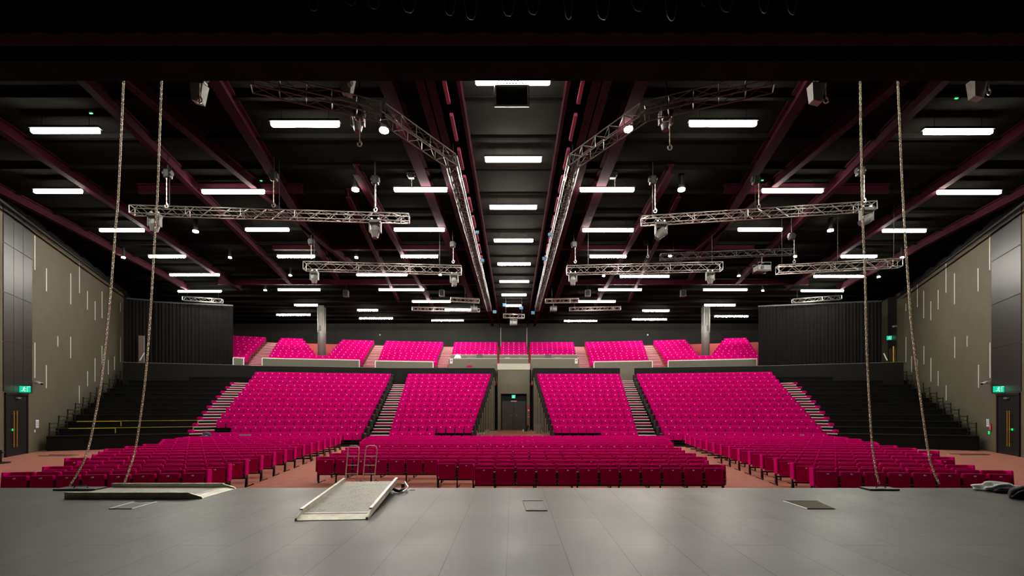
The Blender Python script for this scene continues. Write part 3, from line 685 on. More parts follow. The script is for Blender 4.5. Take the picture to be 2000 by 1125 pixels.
# white cloth and black bag at the right end of the stage
def lump(name, m, label, cat, c, sx, sy, sz, seed, rough=.35):
    rnd = random.Random(seed); bm = bmesh.new(); bmesh.ops.create_icosphere(bm, subdivisions=4, radius=1.0)
    ph = [(rnd.uniform(3, 9), rnd.uniform(0, 6), Vector((rnd.gauss(0, 1), rnd.gauss(0, 1), rnd.gauss(0, 1))).normalized()) for _ in range(9)]
    for v in bm.verts:
        n = v.co.copy(); r = 1 + rough * sum(math.sin(k * n.dot(a) + p) for k, p, a in ph) / 9
        v.co = Vector((n.x * r * sx, n.y * r * sy, max(-.55, n.z * r) * sz + .55 * sz))
    mb = MB(); bm.verts.index_update(); mb.add([Vector(c) + v.co for v in bm.verts], [tuple(x.index for x in f.verts) for f in bm.faces]); bm.free()
    return tag(mb.build(name, m, origin=c, smooth=True), label, cat)
lump('crumpled_sheet', M['cloth_w'], 'crumpled white plastic sheet on the stage edge at the far right', 'sheet', (PX(1950, 8.35), 8.35, .8), .38, .17, .085, 5, .9)
lump('folded_cloth', M['cloth_b'], 'folded black cloth on top of the crumpled white sheet', 'cloth', (PX(1966, 8.1), 8.1, .8), .20, .10, .06, 8, .4)
t = lump('carry_bag', M['cloth_b'], 'black carry bag lying at the right edge of the stage', 'bag', (PX(2003, 7.6), 7.6, .8), .26, .16, .13, 9, .4)
mb = MB(); c = Vector(t.location); mb.path([c + Vector((-.28, -.05, .03)), c + Vector((-.22, -.10, .12)), c + Vector((-.05, -.13, .19)), c + Vector((.1, -.1, .19))], .014, 6); mb.build('strap', M['dgrey'], t, smooth=True)

# ------------------------------------------------------------------ floor chairs
PITCH = .54
def chair_proto(loc):
    t = thing('auditorium_chair', 'x', 'chair', loc)
    L = Vector(loc); w = lambda x, y, z: L + Vector((x, y, z))
    mb = MB(); mb.rbox(w(0, .04, .575), (.505, .085, .45), .03, 2, rx=-.13); back = mb.build('backrest', M['pink'], t, smooth=False)
    mb = MB(); mb.rbox(w(0, -.105, .515), (.475, .10, .43), .025, 2, rx=-.05); seat = mb.build('seat', M['pink'], t)
    mb = MB(); c = w(0, -.174, .672); n = 12
    vs = [c + Vector((.028 * math.cos(2 * PI * i / n), 0, .017 * math.sin(2 * PI * i / n))) for i in range(n)]; vs2 = [v + Vector((0, .02, 0)) for v in vs]
    mb.add(vs + vs2, [tuple(range(n))] + [(i, (i + 1) % n, n + (i + 1) % n, n + i) for i in range(n)]); mb.build('number_disc', M['disc'], seat)
    mb = MB(); mb.box(w(.27, -.06, .45), (.060, .13, .34)); mb.box(w(.27, -.10, .36), (.064, .08, .12))
    for sx in (.253, .287):
        for z in (.34, .44): mb.box(w(sx, -.142, z), (.013, .012, .013), mi=1)
    mb.build('hinge_bracket', [M['black_m'], M['alu']], t)
    mb = MB(); mb.box(w(0, .0, .262), (.54, .07, .045)); mb.build('rail', M['black_m'], t)
    return t
legp = None
def leg_mesh():
    mb = MB(); mb.hexa([(.25, -.06, .0), (.285, -.06, .0), (.285, .0, .0), (.25, .0, .0), (.25, -.02, .25), (.285, -.02, .25), (.285, .02, .25), (.25, .02, .25)])
    mb.hexa([(.255, -.06, .0), (.28, -.06, .0), (.28, .50, .0), (.255, .50, .0), (.255, -.06, .025), (.28, -.06, .025), (.28, .50, .025), (.255, .50, .025)])
    me = bpy.data.meshes.new('leg'); me.from_pydata(mb.v, [], mb.f); me.materials.append(M['black_m']); return me
LEG = leg_mesh()
def panel_mesh():
    mb = MB(); mb.rbox((.29, -.02, .575), (.045, .22, .46), .015, 1, rx=-.08); mb.box((.29, .0, .20), (.035, .06, .30), mi=1)
    me = bpy.data.meshes.new('end_panel'); me.from_pydata(mb.v, [], mb.f); me.materials.append(M['pink']); me.materials.append(M['black_m']); me.polygons.foreach_set('material_index', mb.mi); return me
PANEL = panel_mesh()

floor_rows = []      # (row number, block, [ (pos, rotz) ... from the left ])
# centre block
for k, (d, xl, xr, ml, mr) in enumerate([(12.0, 925, 1414.5, 0, 0), (12.98, 855, 1382, 0, 0), (13.97, 620, 1378, 0, 0), (15.05, 646, 1357, 0, 0), (16.15, 668.5, 1336, 0, 0), (17.2, 676, 1329, 0, 0),
                                    (19.4, 704, 1313.6, 0, 0), (20.4, 704, 1311, 0, 0), (21.4, 708, 1308, 0, 0), (22.4, 712, 1305, 0, 0), (23.4, 717, 1302, 0, 0), (24.4, 722, 1298, 0, 0)]):
    a, b = PX(xl, d), PX(xr, d); n = int(round((b - a) / PITCH)); st = (b - a) / n
    floor_rows.append((k, 'centre', [((a + st * (i + .5), d + .1, 0), 0.0) for i in range(n)]))
def outer_x(d):
    tb = [(10.6, 11.65), (11.9, 11.75), (12.9, 12.1), (13.5, 13.1), (15.4, 13.4), (16.2, 14.5), (18.5, 15.2), (20.2, 15.5), (22.1, 16.6), (25, 17.2)]
    for (a, u), (b, v) in zip(tb[:-1], tb[1:]):
        if d <= b: return lerp(u, v, max(0, (d - a) / (b - a)))
    return tb[-1][1]
ANG = .125
for sgn, block, d0 in ((-1, 'left', 11.1), (1, 'right', 11.4)):
    for k in range(14):
        d = d0 + 1.06 * k
        ax = (7.42 + .145 * (d - 11.1)) * sgn
        ox = outer_x(d - .55) * (1 if sgn > 0 else 1)
        n = int(round((ox - abs(ax)) / (PITCH * math.cos(ANG)))); pos = []
        for i in range(n):
            r = (i + .5) * PITCH
            pos.append(((ax + sgn * r * math.cos(ANG), d + .1 - r * math.sin(ANG), 0), sgn * -ANG))
        floor_rows.append((k, block, pos))
allc = []
for k, block, pos in floor_rows:
    for i, (p, rz) in enumerate(pos): allc.append((p[1] * 1.0, block, k, i, len(pos), p, rz))
allc.sort(key=lambda a: a[0])
proto = None; stuff_chairs = []
near = allc[:300]; far = allc[300:]
rowname = lambda k: 'front row' if k == 0 else f'{ordn(k + 1)} row'
for d, block, k, i, n, p, rz in near:
    if proto is None: proto = chair_proto((0, 0, 0)); o = proto
    else: o = None
    if o is None: o = copy_tree(proto)
    near_obj = o; o.location = p; o.rotation_euler = (0, 0, rz)
    if block == 'centre': where = f'{ordn(i + 1)} from the left end' if i else 'at the left end'; lab = f'magenta tip-up floor chair {where}, {rowname(k)}, centre block'
    else: where = f'{ordn(i + 1)} from the centre aisle' if i else 'beside the centre aisle'; lab = f'magenta tip-up floor chair {where}, {rowname(k)}, {block} floor block'
    o['label'] = lab; o['group'] = f'magenta chairs in the {block} floor block'
# extra parts: legs every second chair, padded end panels
def extra(o, name, me, mirror=False):
    c = bpy.data.objects.new(name, me); COL.objects.link(c); c.parent = o
    if mirror: c.scale = (-1, 1, 1)
objs = [o for o in COL.objects if o.name.startswith('auditorium_chair')]
for (d, block, k, i, n, p, rz), o in zip(near, objs):
    if (i % 2 == 0 and i < n - 1): extra(o, 'leg', LEG)
    lo, hi = (0, n - 1)
    first_is_left = block != 'left'
    if i == lo: extra(o, 'end_panel', PANEL, mirror=first_is_left); extra(o, 'leg', LEG, mirror=first_is_left)
    if i == hi: extra(o, 'end_panel', PANEL, mirror=not first_is_left); extra(o, 'leg', LEG, mirror=not first_is_left)

# ------------------------------------------------------------------ tiered seating
def row_d(i): return 31.6 + .95 * i
def deck(i): return 1.5 + .36 * i
def tier_seat_mb(tr, end=False, mb=None):
    mb = mb or MB(); w = lambda x, y, z: tr @ Vector((x, y, z))
    def bx(x0, x1, y0, y1, z0, z1, mi, ty=0.0, c=.03):
        # box with chamfered top edge, leaning back by ty
        P8 = [w(x0, y0, z0), w(x1, y0, z0), w(x1, y1, z0), w(x0, y1, z0)]
        T1 = [w(x0, y0 + ty, z1 - c), w(x1, y0 + ty, z1 - c), w(x1, y1 + ty, z1 - c), w(x0, y1 + ty, z1 - c)]
        T2 = [w(x0 + c, y0 + ty + c * .6, z1), w(x1 - c, y0 + ty + c * .6, z1), w(x1 - c, y1 + ty - c * .6, z1), w(x0 + c, y1 + ty - c * .6, z1)]
        mb.add(P8 + T1 + T2, [(3, 2, 1, 0)] + [(a, (a + 1) % 4, 4 + (a + 1) % 4, 4 + a) for a in range(4)] + [(4 + a, 4 + (a + 1) % 4, 8 + (a + 1) % 4, 8 + a) for a in range(4)] + [(8, 9, 10, 11)], mi)
    bx(-.252, .252, .0, .08, .35, .80, 0, .05)
    bx(-.237, .237, -.155, -.06, .30, .735, 0, .02)
    n = 8; c = (0, -.150, .665)
    mb.add([w(.034 * math.cos(2 * PI * i / n), c[1], c[2] + .026 * math.sin(2 * PI * i / n)) for i in range(n)], [tuple(range(n))], 1)
    bx(.242, .298, -.135, .0, .10, .56, 2, .0, .005)
    bx(-.27, .27, -.02, .03, .10, .16, 2, .0, .005)
    return mb

class Bank:
    def __init__(s, name, xl_top, xr_top, xl_bot, xr_bot, i_bot, ml, mr, skip=()):
        s.name = name; s.ml, s.mr = ml, mr; s.skip = skip
        d1, d0 = row_d(8), row_d(i_bot)
        s.L1 = Vector((PX(xl_top, d1 * ml), d1 * ml)); s.R1 = Vector((PX(xr_top, d1 * mr), d1 * mr))
        s.L0 = Vector((PX(xl_bot, d0 * ml), d0 * ml)); s.R0 = Vector((PX(xr_bot, d0 * mr), d0 * mr)); s.ib = i_bot
    def row(s, i):
        t = (i - s.ib) / (8 - s.ib); return s.L0.lerp(s.L1, t), s.R0.lerp(s.R1, t)
banks = [Bank('left outer', 498, 763.5, 402, 707, -4, .945, 1.0), Bank('left inner', 796, 959, 760, 920, -4, 1, 1),
         Bank('right inner', 1048.7, 1211, 1084, 1246, -4, 1, 1), Bank('right outer', 1243, 1508, 1297, 1616, -4, 1.0, .945)]
SEATN = {}
tier = []
for b in banks:
    for i in range(-4, 9):
        L, R = b.row(i); ln = (R - L).length; n = int(round(ln / .54)); u = (R - L) / n; ang = math.atan2(u.y, u.x)
        for k in range(n):
            c = L + u * (k + .5)
            if i == -4 and b.name == 'left inner' and k >= n * .46: continue
            if i == -4 and b.name == 'right inner' and k < n * .48: continue
            if i == -3 and b.name == 'left outer' and k < 2: continue
            tier.append((c.y, b, i, k, n, Vector((c.x, c.y, deck(i))), ang))
tier.sort(key=lambda a: (a[2], a[0]))
tier_near, tier_far = tier[:300], tier[300:]
mbp = tier_seat_mb(Matrix.Identity(4)); me = bpy.data.meshes.new('tier_seat'); me.from_pydata(mbp.v, [], mbp.f)
for m in (M['pink'], M['disc'], M['black_m']): me.materials.append(m)
me.polygons.foreach_set('material_index', mbp.mi)
for d, b, i, k, n, p, ang in tier_near:
    o = bpy.data.objects.new('tier_seat', me); COL.objects.link(o); o.location = p; o.rotation_euler = (0, 0, ang)
    left = b.name.startswith('left'); inner_k = (n - 1 - k) if left else k
    r = 'lowest' if i == -4 else ordn(i + 5)
    tag(o, f'magenta tier seat, {ordn(inner_k + 1)} from the inner end of the {r} tier, {b.name} bank', 'seat', f'tier seats in the {b.name} bank')

# stuff: floor chairs beyond the nearest three hundred, remaining tier seats, balcony seats
big = MB()
for d, block, k, i, n, p, rz in far:
    tr = Matrix.Translation(p) @ Matrix.Rotation(rz, 4, 'Z'); tier_seat_mb(tr, mb=big)
    w = lambda x, y, z: tr @ Vector((x, y, z))
    if i % 2 == 0: big.hexa([w(.25, -.06, 0), w(.285, -.06, 0), w(.285, .3, 0), w(.25, .3, 0), w(.25, -.02, .3), w(.285, -.02, .3), w(.285, .02, .3), w(.25, .02, .3)], 2)
    if i in (0, n - 1):
        sg = -1 if ((i == 0) != (block == 'left')) else 1
        big.hexa([w(sg * .27, -.17, .33), w(sg * .31, -.17, .33), w(sg * .31, .1, .33), w(sg * .27, .1, .33), w(sg * .27, -.14, .79), w(sg * .31, -.14, .79), w(sg * .31, .14, .79), w(sg * .27, .14, .79)], 0)
tag(big.build('auditorium_chairs', [M['pink'], M['disc'], M['black_m']], origin=(0, 20, 0)), 'magenta tip-up chairs filling the rear rows of the carpeted floor', 'chairs', 'magenta floor chairs', 'stuff')

# ------------------------------------------------------------------ platforms under the banks
def deck_strip(mb, A0, A1, B0, B1, zb, zt, mi=0):   # A=left, B=right, 0 front, 1 back
    mb.hexa([(A0.x, A0.y, zb), (B0.x, B0.y, zb), (B1.x, B1.y, zb), (A1.x, A1.y, zb), (A0.x, A0.y, zt), (B0.x, B0.y, zt), (B1.x, B1.y, zt), (A1.x, A1.y, zt)], mi)
FR = .58; ST = .95
def bank_edges(b, i):
    L, R = b.row(i); u = (R - L).normalized(); nrm = Vector((-u.y, u.x)); return L - nrm * FR, R - nrm * FR
plat_label = {'left outer': 'black stepped platform carrying the left outer bank of magenta seats', 'left inner': 'black stepped platform carrying the left inner bank of magenta seats',
              'right inner': 'black stepped platform carrying the right inner bank of magenta seats', 'right outer': 'black stepped platform carrying the right outer bank of magenta seats'}
for b in banks:
    c = (b.L0 + b.R0) / 2; t = thing('seating_platform', plat_label[b.name], 'platform', (c.x, c.y, 0), 'stepped seating platforms')
    mb = MB()
    for i in range(-4, 9):
        A0, B0 = bank_edges(b, i)
        if i < 8: A1, B1 = bank_edges(b, i + 1)
        else: A1, B1 = A0 + Vector((0, 1.3)), B0 + Vector((0, 1.3))
        deck_strip(mb, A0, A1, B0, B1, max(0, deck(i) - .42), deck(i))
    mb.build('deck', M['platform'], t)
    mb = MB(); A0, B0 = bank_edges(b, -4); n = 12
    for k in range(n): q = A0.lerp(B0, (k + .5) / n); mb.box((q.x, q.y - .04, .06 - .02), (.04, .05, .08))
    mb.build('front_kickboard', M['black'], t)
    # rail boxes and slats on the inner side
    if 'inner' in b.name:
        sg = 1 if b.name.startswith('left') else -1
        for i in range(-4, 9):
            A0, B0 = bank_edges(b, i); q = B0 if sg > 0 else A0
            MB().rbox((q.x + sg * .10, q.y + .40, deck(i) + .45), (.10, .55, .75), .03, 1).build('side_guard', M['black_m'], t)
            MB().box((q.x + sg * .26, q.y + .35, (deck(i) + .45) / 2), (.036, .06, deck(i) + .45)).build('slat_post', M['slat'], t)
    elif True:
        sg = 1 if b.name.startswith('left') else -1
        for i in range(-4, 9):
            A0, B0 = bank_edges(b, i); q = B0 if sg > 0 else A0
            MB().rbox((q.x + sg * .12, q.y + .40, deck(i) + .40), (.12, .50, .60), .03, 1).build('side_guard', M['black_m'], t)

# aisle stairs
def aisle(name, label, edge, i0, i1, ends=False):
    """edge(i) -> (left, right) front corners of the stair at tier i (world 2-D)"""
    L, R = edge(i0); c = (L + R) / 2; t = thing('aisle_stairs', label, 'stairs', (c.x, c.y, 0), 'aisle stairs')
    st = MB(); ns = MB(); rd = MB(); en = MB()
    for i in range(i0, i1 + 1):
        A0, B0 = edge(i); A1, B1 = edge(i + 1)
        Am, Bm = A0.lerp(A1, .5), B0.lerp(B1, .5)
        z = deck(i)
        deck_strip(st, A0, A1, B0, B1, max(0, z - .5), z)
        deck_strip(st, Am, A1, Bm, B1, z, z + .18)
        for (a, bb, zz, m_) in ((A0, B0, z, 0), (Am, Bm, z + .18, 1)):
            u = (bb - a).normalized(); n = Vector((u.y, -u.x))
            f = a + n * .012, bb + n * .012
            k = .03
            ns.hexa([(f[0].x, f[0].y, zz - .045), (f[1].x, f[1].y, zz - .045), (bb.x - n.x * k, bb.y - n.y * k, zz - .045), (a.x - n.x * k, a.y - n.y * k, zz - .045),
                     (f[0].x, f[0].y, zz + .006), (f[1].x, f[1].y, zz + .006), (bb.x - n.x * k, bb.y - n.y * k, zz + .006), (a.x - n.x * k, a.y - n.y * k, zz + .006)])
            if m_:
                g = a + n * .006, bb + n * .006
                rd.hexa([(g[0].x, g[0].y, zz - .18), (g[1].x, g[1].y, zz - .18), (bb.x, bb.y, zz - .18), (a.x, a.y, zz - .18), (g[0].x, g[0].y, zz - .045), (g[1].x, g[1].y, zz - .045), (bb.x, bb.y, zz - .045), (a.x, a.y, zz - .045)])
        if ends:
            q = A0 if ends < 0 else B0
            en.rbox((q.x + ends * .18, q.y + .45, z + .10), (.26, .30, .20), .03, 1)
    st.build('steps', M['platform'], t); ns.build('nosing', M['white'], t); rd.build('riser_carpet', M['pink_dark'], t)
    if ends: en.build('end_block', M['pink'], t)
    return t
bl = {b.name: b for b in banks}
def gap(bA, bB, a, c):
    def e(i):
        ii = min(i, 9)
        R = bank_edges(bA, ii)[1]; L = bank_edges(bB, ii)[0]; return R.lerp(L, a), R.lerp(L, c)
    return e
aisle('stairs_left_inner', 'black stairs with white nosings between the two left banks of magenta seats', gap(bl['left outer'], bl['left inner'], .20, .97), -4, 7)
aisle('stairs_right_inner', 'black stairs with white nosings between the two right banks of magenta seats', gap(bl['right inner'], bl['right outer'], .03, .80), -4, 8)
def outer_edge(side):
    def e(i):
        t = (i + 4) / 12
        if side < 0:
            b = bl['left outer']; R = bank_edges(b, i)[0]; d = .925 * (row_d(i)) - FR; x = lerp(351, 461, t); L = Vector((PX(x, d), d)); return L, R + (L - R) * .02
        b = bl['right outer']; L = bank_edges(b, i)[1]; d = .925 * row_d(i) - FR; x = lerp(1654, 1546, t); R = Vector((PX(x, d), d)); return L + (R - L) * .02, R
    return e
aisle('a', 'black stairs with white nosings between the left seats and the empty black tiers', outer_edge(-1), -4, 7, -1)
aisle('b', 'black stairs with white nosings between the right seats and the empty black tiers', outer_edge(1), -4, 7, 1)

# empty black tiers towards the side walls
posts_l = [73, 92.4, 111, 127, 143, 158, 171, 184, 197, 209, 219.6, 230]
posts_r = [1930, 1911.5, 1894, 1877, 1861, 1848, 1833.4, 1820.5, 1808, 1797, 1786, 1776]
for side, w, s_of, posts, nin in ((-1, wl, sl, posts_l, nin_l), (1, wr, sr, posts_r, nin_r)):
    sd = 'left' if side < 0 else 'right'
    pts = []
    for j in range(12):
        s = s_of(posts[j]); q = w(s) + nin * .35; pts.append(Vector((q.x, q.y)))
    pts.append(pts[-1] + (pts[-1] - pts[-2]))
    oe = outer_edge(side)
    t = thing('seating_platform', f'empty black stepped platform without seats along the {sd} wall', 'platform', ((pts[0].x + side * -4), pts[0].y + 1, 0), 'stepped seating platforms')
    mb = MB(); lip = MB()
    for j in range(12):
        i = j - 2
        W0, W1 = pts[j], pts[j + 1]; E0 = oe(min(i, 8))[0 if side < 0 else 1]; E1 = oe(min(i + 1, 9))[0 if side < 0 else 1]
        if i > 8: E0 = oe(8)[0 if side < 0 else 1] + Vector((0, .95 * (i - 8))); E1 = E0 + Vector((0, .95))
        zt = deck(i); zb = 0 if j == 0 else zt - .45
        a = (W0, W1, E0, E1) if side < 0 else (E0, E1, W0, W1)
        deck_strip(mb, a[0], a[1], a[2], a[3], zb, zt)
        u = (a[2] - a[0]).normalized(); n = Vector((u.y, -u.x)) * .03
        deck_strip(lip, a[0] + n, a[0], a[2] + n, a[2], zt - .035, zt + .012)
    mb.build('deck', M['platform'], t); lip.build('edge_lip', M['black_m'], t)
    # rails by the wall
    for j in range(12):
        rl = MB(); q0, q1 = pts[j], pts[j + 1]; z = deck(j - 2); q1 = q0.lerp(q1, .92); o_ = nin.xy * .12; a, c_ = q0 + o_, q1 + o_
        for q in (a, c_): rl.tube((q.x, q.y, z), (q.x, q.y, z + .72), .034, 6)
        for h in (.66, .45, .24): rl.tube((a.x, a.y, z + h), (c_.x, c_.y, z + h), (.028 if h > .6 else .02), 6)
        rl.build('guard_rail', M['black_m'], t)
    if side < 0:
        ye = MB()
        for (xa, ya, xb, yb_, dd0, dd1) in ():
            pass
        for i in (-1, 0):
            W0 = pts[i + 2]; E0 = oe(i)[0]; u = (E0 - W0).normalized(); n = Vector((u.y, -u.x)) * .05; z = deck(i)
            A = W0 + u * .55; B = W0 + u * 2.6
            deck_strip(ye, A + n, A, B + n, B, z - .03, z + .02)
            deck_strip(ye, B + n, B, B + u * .03 + n, B + u * .03, z - .30, z + .02)
            C_ = E0 - u * .04
            deck_strip(ye, B + n, B, C_ + n, C_, z - .005, z + .018)
            deck_strip(ye, C_ + n, C_, E0 + n, E0, z - .32, z + .02)
        ye.build('yellow_edge', M['yellow'], t)

# parapet behind the tiers
def parapet(pts, label):
    ztop = 5.75
    W = [Vector((PX(x, d), d)) for x, d in pts]; c = W[len(W) // 2]
    t = thing('parapet', label, 'parapet', (c.x, c.y, 4.2), 'parapets behind the tiers')
    mb = MB(); cap = MB()
    for a, b in zip(W[:-1], W[1:]):
        u = (b - a).normalized(); n = Vector((-u.y, u.x)) * .10
        deck_strip(mb, a, a + n, b, b + n, 3.6, ztop); deck_strip(cap, a - n * .15, a + n * 1.1, b - n * .15, b + n * 1.1, ztop, ztop + .03)
    mb.build('panel', M['parapet'], t); cap.build('cap', M['column'], t)
DP = 40.25
parapet([(240, DP * .875), (461, DP * .934), (461.8, DP * .9342), (498, DP * .945), (765, DP), (966, DP)], 'long charcoal parapet behind the left banks of seats')
parapet([(1041, DP), (1211, DP)], 'short charcoal parapet behind the right inner bank')
parapet([(1239, DP), (1508, DP * .945), (1545, DP * .934), (1765, DP * .872)], 'long charcoal parapet behind the right outer bank and empty tiers')
# upper cross aisle slab
mb = MB(); mb.hexa([(-31, 40.4, 4.3), (31, 40.4, 4.3), (31, 43.4, 4.3), (-31, 43.4, 4.3), (-31, 40.4, 4.62), (31, 40.4, 4.62), (31, 43.4, 4.62), (-31, 43.4, 4.62)])
# leave the slot of the entrance open: two slabs
mb = MB()
for a, b in ((-31, -1.62), (1.62, 31)):
    mb.hexa([(a, 40.4, 4.3), (b, 40.4, 4.3), (b, 43.4, 4.3), (a, 43.4, 4.3), (a, 40.4, 4.62), (b, 40.4, 4.62), (b, 43.4, 4.62), (a, 43.4, 4.62)])
mb.hexa([(-6.4, 43.4, 4.3), (6.4, 43.4, 4.3), (6.4, 44.6, 4.3), (-6.4, 44.6, 4.3), (-6.4, 43.4, 4.62), (6.4, 43.4, 4.62), (6.4, 44.6, 4.62), (-6.4, 44.6, 4.62)])
struct(mb.build('floor_cross_aisle', M['carpet_b']), 'carpeted cross aisle between tiers and balcony')

# ------------------------------------------------------------------ entrance tower and door
DT = 41.6
t = thing('entrance_tower', 'olive entrance housing with a pale top band around the centre doors', 'entrance', (PX(1003.4, DT), DT, 0))
x0, x1 = PX(972, DT), PX(1034.8, DT); o0, o1 = PX(978, DT), PX(1029, DT)
zt, zb, zo = PZ(710, DT), PZ(722, DT), PZ(769, DT); zf = .22
mb = MB()
mb.hexa([(x0, DT, zo), (x1, DT, zo), (x1, DT + .64, zo), (x0, DT + .64, zo), (x0, DT, zb), (x1, DT, zb), (x1, DT + .64, zb), (x0, DT + .64, zb)])
for a, b in ((x0, o0), (o1, x1)): mb.hexa([(a, DT, 0), (b, DT, 0), (b, DT + .64, 0), (a, DT + .64, 0), (a, DT, zo), (b, DT, zo), (b, DT + .64, zo), (a, DT + .64, zo)])
mb.build('housing', M['tower'], t)
mb = MB(); mb.hexa([(x0 - .02, DT - .05, zb), (x1 + .02, DT - .05, zb), (x1 + .02, DT + .64, zb), (x0 - .02, DT + .64, zb), (x0 - .02, DT + .12, zt), (x1 + .02, DT + .12, zt), (x1 + .02, DT + .64, zt), (x0 - .02, DT + .64, zt)]); mb.build('pale_band', M['tower_l'], t)
# sloping carpet up to the doors
mb = MB(); mb.hexa([(-2.6, 33, 0), (2.6, 33, 0), (2.6, 43.3, 0), (-2.6, 43.3, 0), (-2.6, 33, .004), (2.6, 33, .004), (2.6, 43.3, .262), (-2.6, 43.3, .262)])
struct(mb.build('floor_ramp', M['carpet']), 'gently rising carpet in front of the centre doors')
dd = DT + .55
t = struct(MB().box(((o0 + o1) / 2, dd, (zf + zo) / 2), (o1 - o0, .06, zo - zf)).build('door_3', M['door']), 'dark double doors under the entrance housing')
for k, (a, b) in enumerate(((o0 + .12, (o0 + o1) / 2 - .01), ((o0 + o1) / 2 + .01, o1 - .12))):
    zt_ = PZ(783, DT); mb = MB(); mb.box(((a + b) / 2, dd - .05, (zf + zt_) / 2), (b - a, .05, zt_ - zf - .02)); lf = mb.build('leaf', mat('door_leaf', (.045, .038, .034), .5), t)
    e = b - .12 if k == 0 else a + .12
    mb = MB(); mb.tube((e, dd - .12, PZ(836, DT)), (e, dd - .12, PZ(797, DT)), .02, 8); mb.build('pull_handle', M['dgrey'], lf)
    mb = MB(); mb.rbox((e + (-.12 if k == 0 else .12), dd - .09, PZ(811, DT)), (.16, .04, .07), .01, 1); mb.build('lever', M['steel'], lf)
mb = MB(); mb.box(((o0 + o1) / 2, dd - .09, PZ(783.4, DT)), (.55, .05, .07)); mb.build('door_closer', M['inlay'], t)
# void side walls
for sg, nm in ((-1, 'left'), (1, 'right')):
    mb = MB(); xa = PX(972 if sg < 0 else 1035, DT) + sg * .45; mb.box((xa, DT + .08, 2.9), (.5, .95, 5.6)); struct(mb.build('wall_entrance_' + nm, M['black']), f'black cheek wall on the {nm} side of the entrance')
    mb = MB(); mb.box((xa + sg * .1, DT - .33, PZ(742, DT)), (.3, .06, .3)); mb.build('x', M['red']) if False else None

# ---- exit signs
def exit_sign(c, w, h, rz, label):
    t = thing('exit_sign', label, 'exit sign', (c[0], c[1], c[2] - h / 2), 'green exit signs')
    R = Matrix.Translation(c) @ Matrix.Rotation(rz, 4, 'Z'); g = lambda x, y, z: R @ Vector((x, y, z))
    def q(mb, x0, x1, y0, y1, z0, z1): mb.hexa([g(x0, y0, z0), g(x1, y0, z0), g(x1, y1, z0), g(x0, y1, z0), g(x0, y0, z1), g(x1, y0, z1), g(x1, y1, z1), g(x0, y1, z1)])
    mb = MB(); q(mb, -w / 2, w / 2, 0, .08, -h / 2, h / 2); mb.build('case', M['black_m'], t)
    mb = MB(); q(mb, -w * .46, w * .46, -.012, .0, -h * .45, h * .45); mb.build('face', M['signgreen'], t)
    mb = MB(); y0, y1 = -.02, -.012; s = h
    # running figure beside a doorway
    n = 10; mb.add([g(-.02 * s + .075 * s * math.cos(2 * PI * i / n), y0, .30 * s + .075 * s * math.sin(2 * PI * i / n)) for i in range(n)], [tuple(range(n))])
    def bar(ax, az, bx, bz, r):
        a, b = Vector((ax, 0, az)) * s, Vector((bx, 0, bz)) * s; d = (b - a).normalized(); nn = Vector((-d.z, 0, d.x)) * r * s
        mb.add([g(v.x, y0, v.z) for v in (a - nn, b - nn, b + nn, a + nn)], [(0, 1, 2, 3)])
    bar(-.03, .20, -.10, -.06, .06); bar(-.10, -.06, .06, -.18, .045); bar(.06, -.18, .03, -.38, .04); bar(-.10, -.06, -.16, -.24, .045); bar(-.16, -.24, -.36, -.26, .035)
    bar(-.03, .18, .14, .06, .03); bar(-.05, .18, -.22, .10, .03)
    bar(.28, -.40, .28, .38, .03); bar(.28, .38, .46 * w / h, .38, .03)
    mb.build('pictogram', M['signwhite'], t)
    return t
exit_sign((PX(1003, DT), DT + .3, PZ(774.5, DT)), .36, .34, 0, 'green exit sign over the centre double doors')

# ---- fire point beside the doors
x = PX(1032.5, DT); y = DT - .02
def fbox(name, w, h, cy, m, label, cat, mark=True, dep=.05):
    t = tag(MB().rbox((x, y - dep / 2, PZ(cy, DT)), (w, dep, h), .008, 1).build(name, m), label, cat)
    if mark: MB().box((x, y - dep - .004, PZ(cy, DT) - h * .22), (w * .7, .008, h * .22)).build('white_patch', M['paper'], t)
fbox('fire_sign', .20, .52, 799, M['red'], 'red and white fire sign on the post beside the centre doors', 'sign')
fbox('call_point', .16, .18, 813.5, M['red'], 'red call point on the post beside the centre doors', 'call point')
fbox('fire_notice', .16, .30, 829.5, M['red'], 'low red fire notice on the post beside the centre doors', 'sign')
t = thing('fire_extinguisher', 'dark extinguisher leaning at the foot of the centre door post', 'extinguisher', (PX(1027, 40.6), 40.6, .19))
q = Vector((PX(1027, 40.6), 40.6, .19)); mb = MB(); mb.tube(q, q + Vector((.22, .1, .55)), .08, 12); mb.build('cylinder', M['black'], t); mb = MB(); mb.tube(q + Vector((-.25, -.2, 0)), q + Vector((-.22, -.15, .22)), .06, 10, r2=.03); mb.build('horn', M['paper'], t); mb = MB(); mb.tube(q + Vector((.22, .1, .55)), q + Vector((.25, .1, .64)), .03, 8); mb.build('valve', M['red'], t)
c = Vector((PX(1051, 38.5), 38.5, 0.14)); t = thing('waste_bin', 'dark grey waste bin right of the centre doors', 'bin', c)
mb = MB(); mb.hexa([c + Vector(v) for v in ((-.22, -.2, 0), (.22, -.2, 0), (.22, .2, 0), (-.22, .2, 0), (-.28, -.24, .72), (.28, -.24, .72), (.28, .24, .72), (-.28, .24, .72))]); mb.build('body', M['dgrey'], t)
mb = MB(); mb.rbox(c + Vector((0, 0, .75)), (.60, .52, .06), .02, 1); mb.build('lid', M['black_m'], t)
c = Vector((PX(940, 32), 32, 0)); t = thing('trestle', 'tan metal trestle beside the left side of the entrance void', 'trestle', c)
for a in (-.2, .2):
    for b in (-.15, .15): MB().tube(c + Vector((a, b, 0)), c + Vector((a, b, .50)), .03, 6).build('leg', M['tower_l'], t)
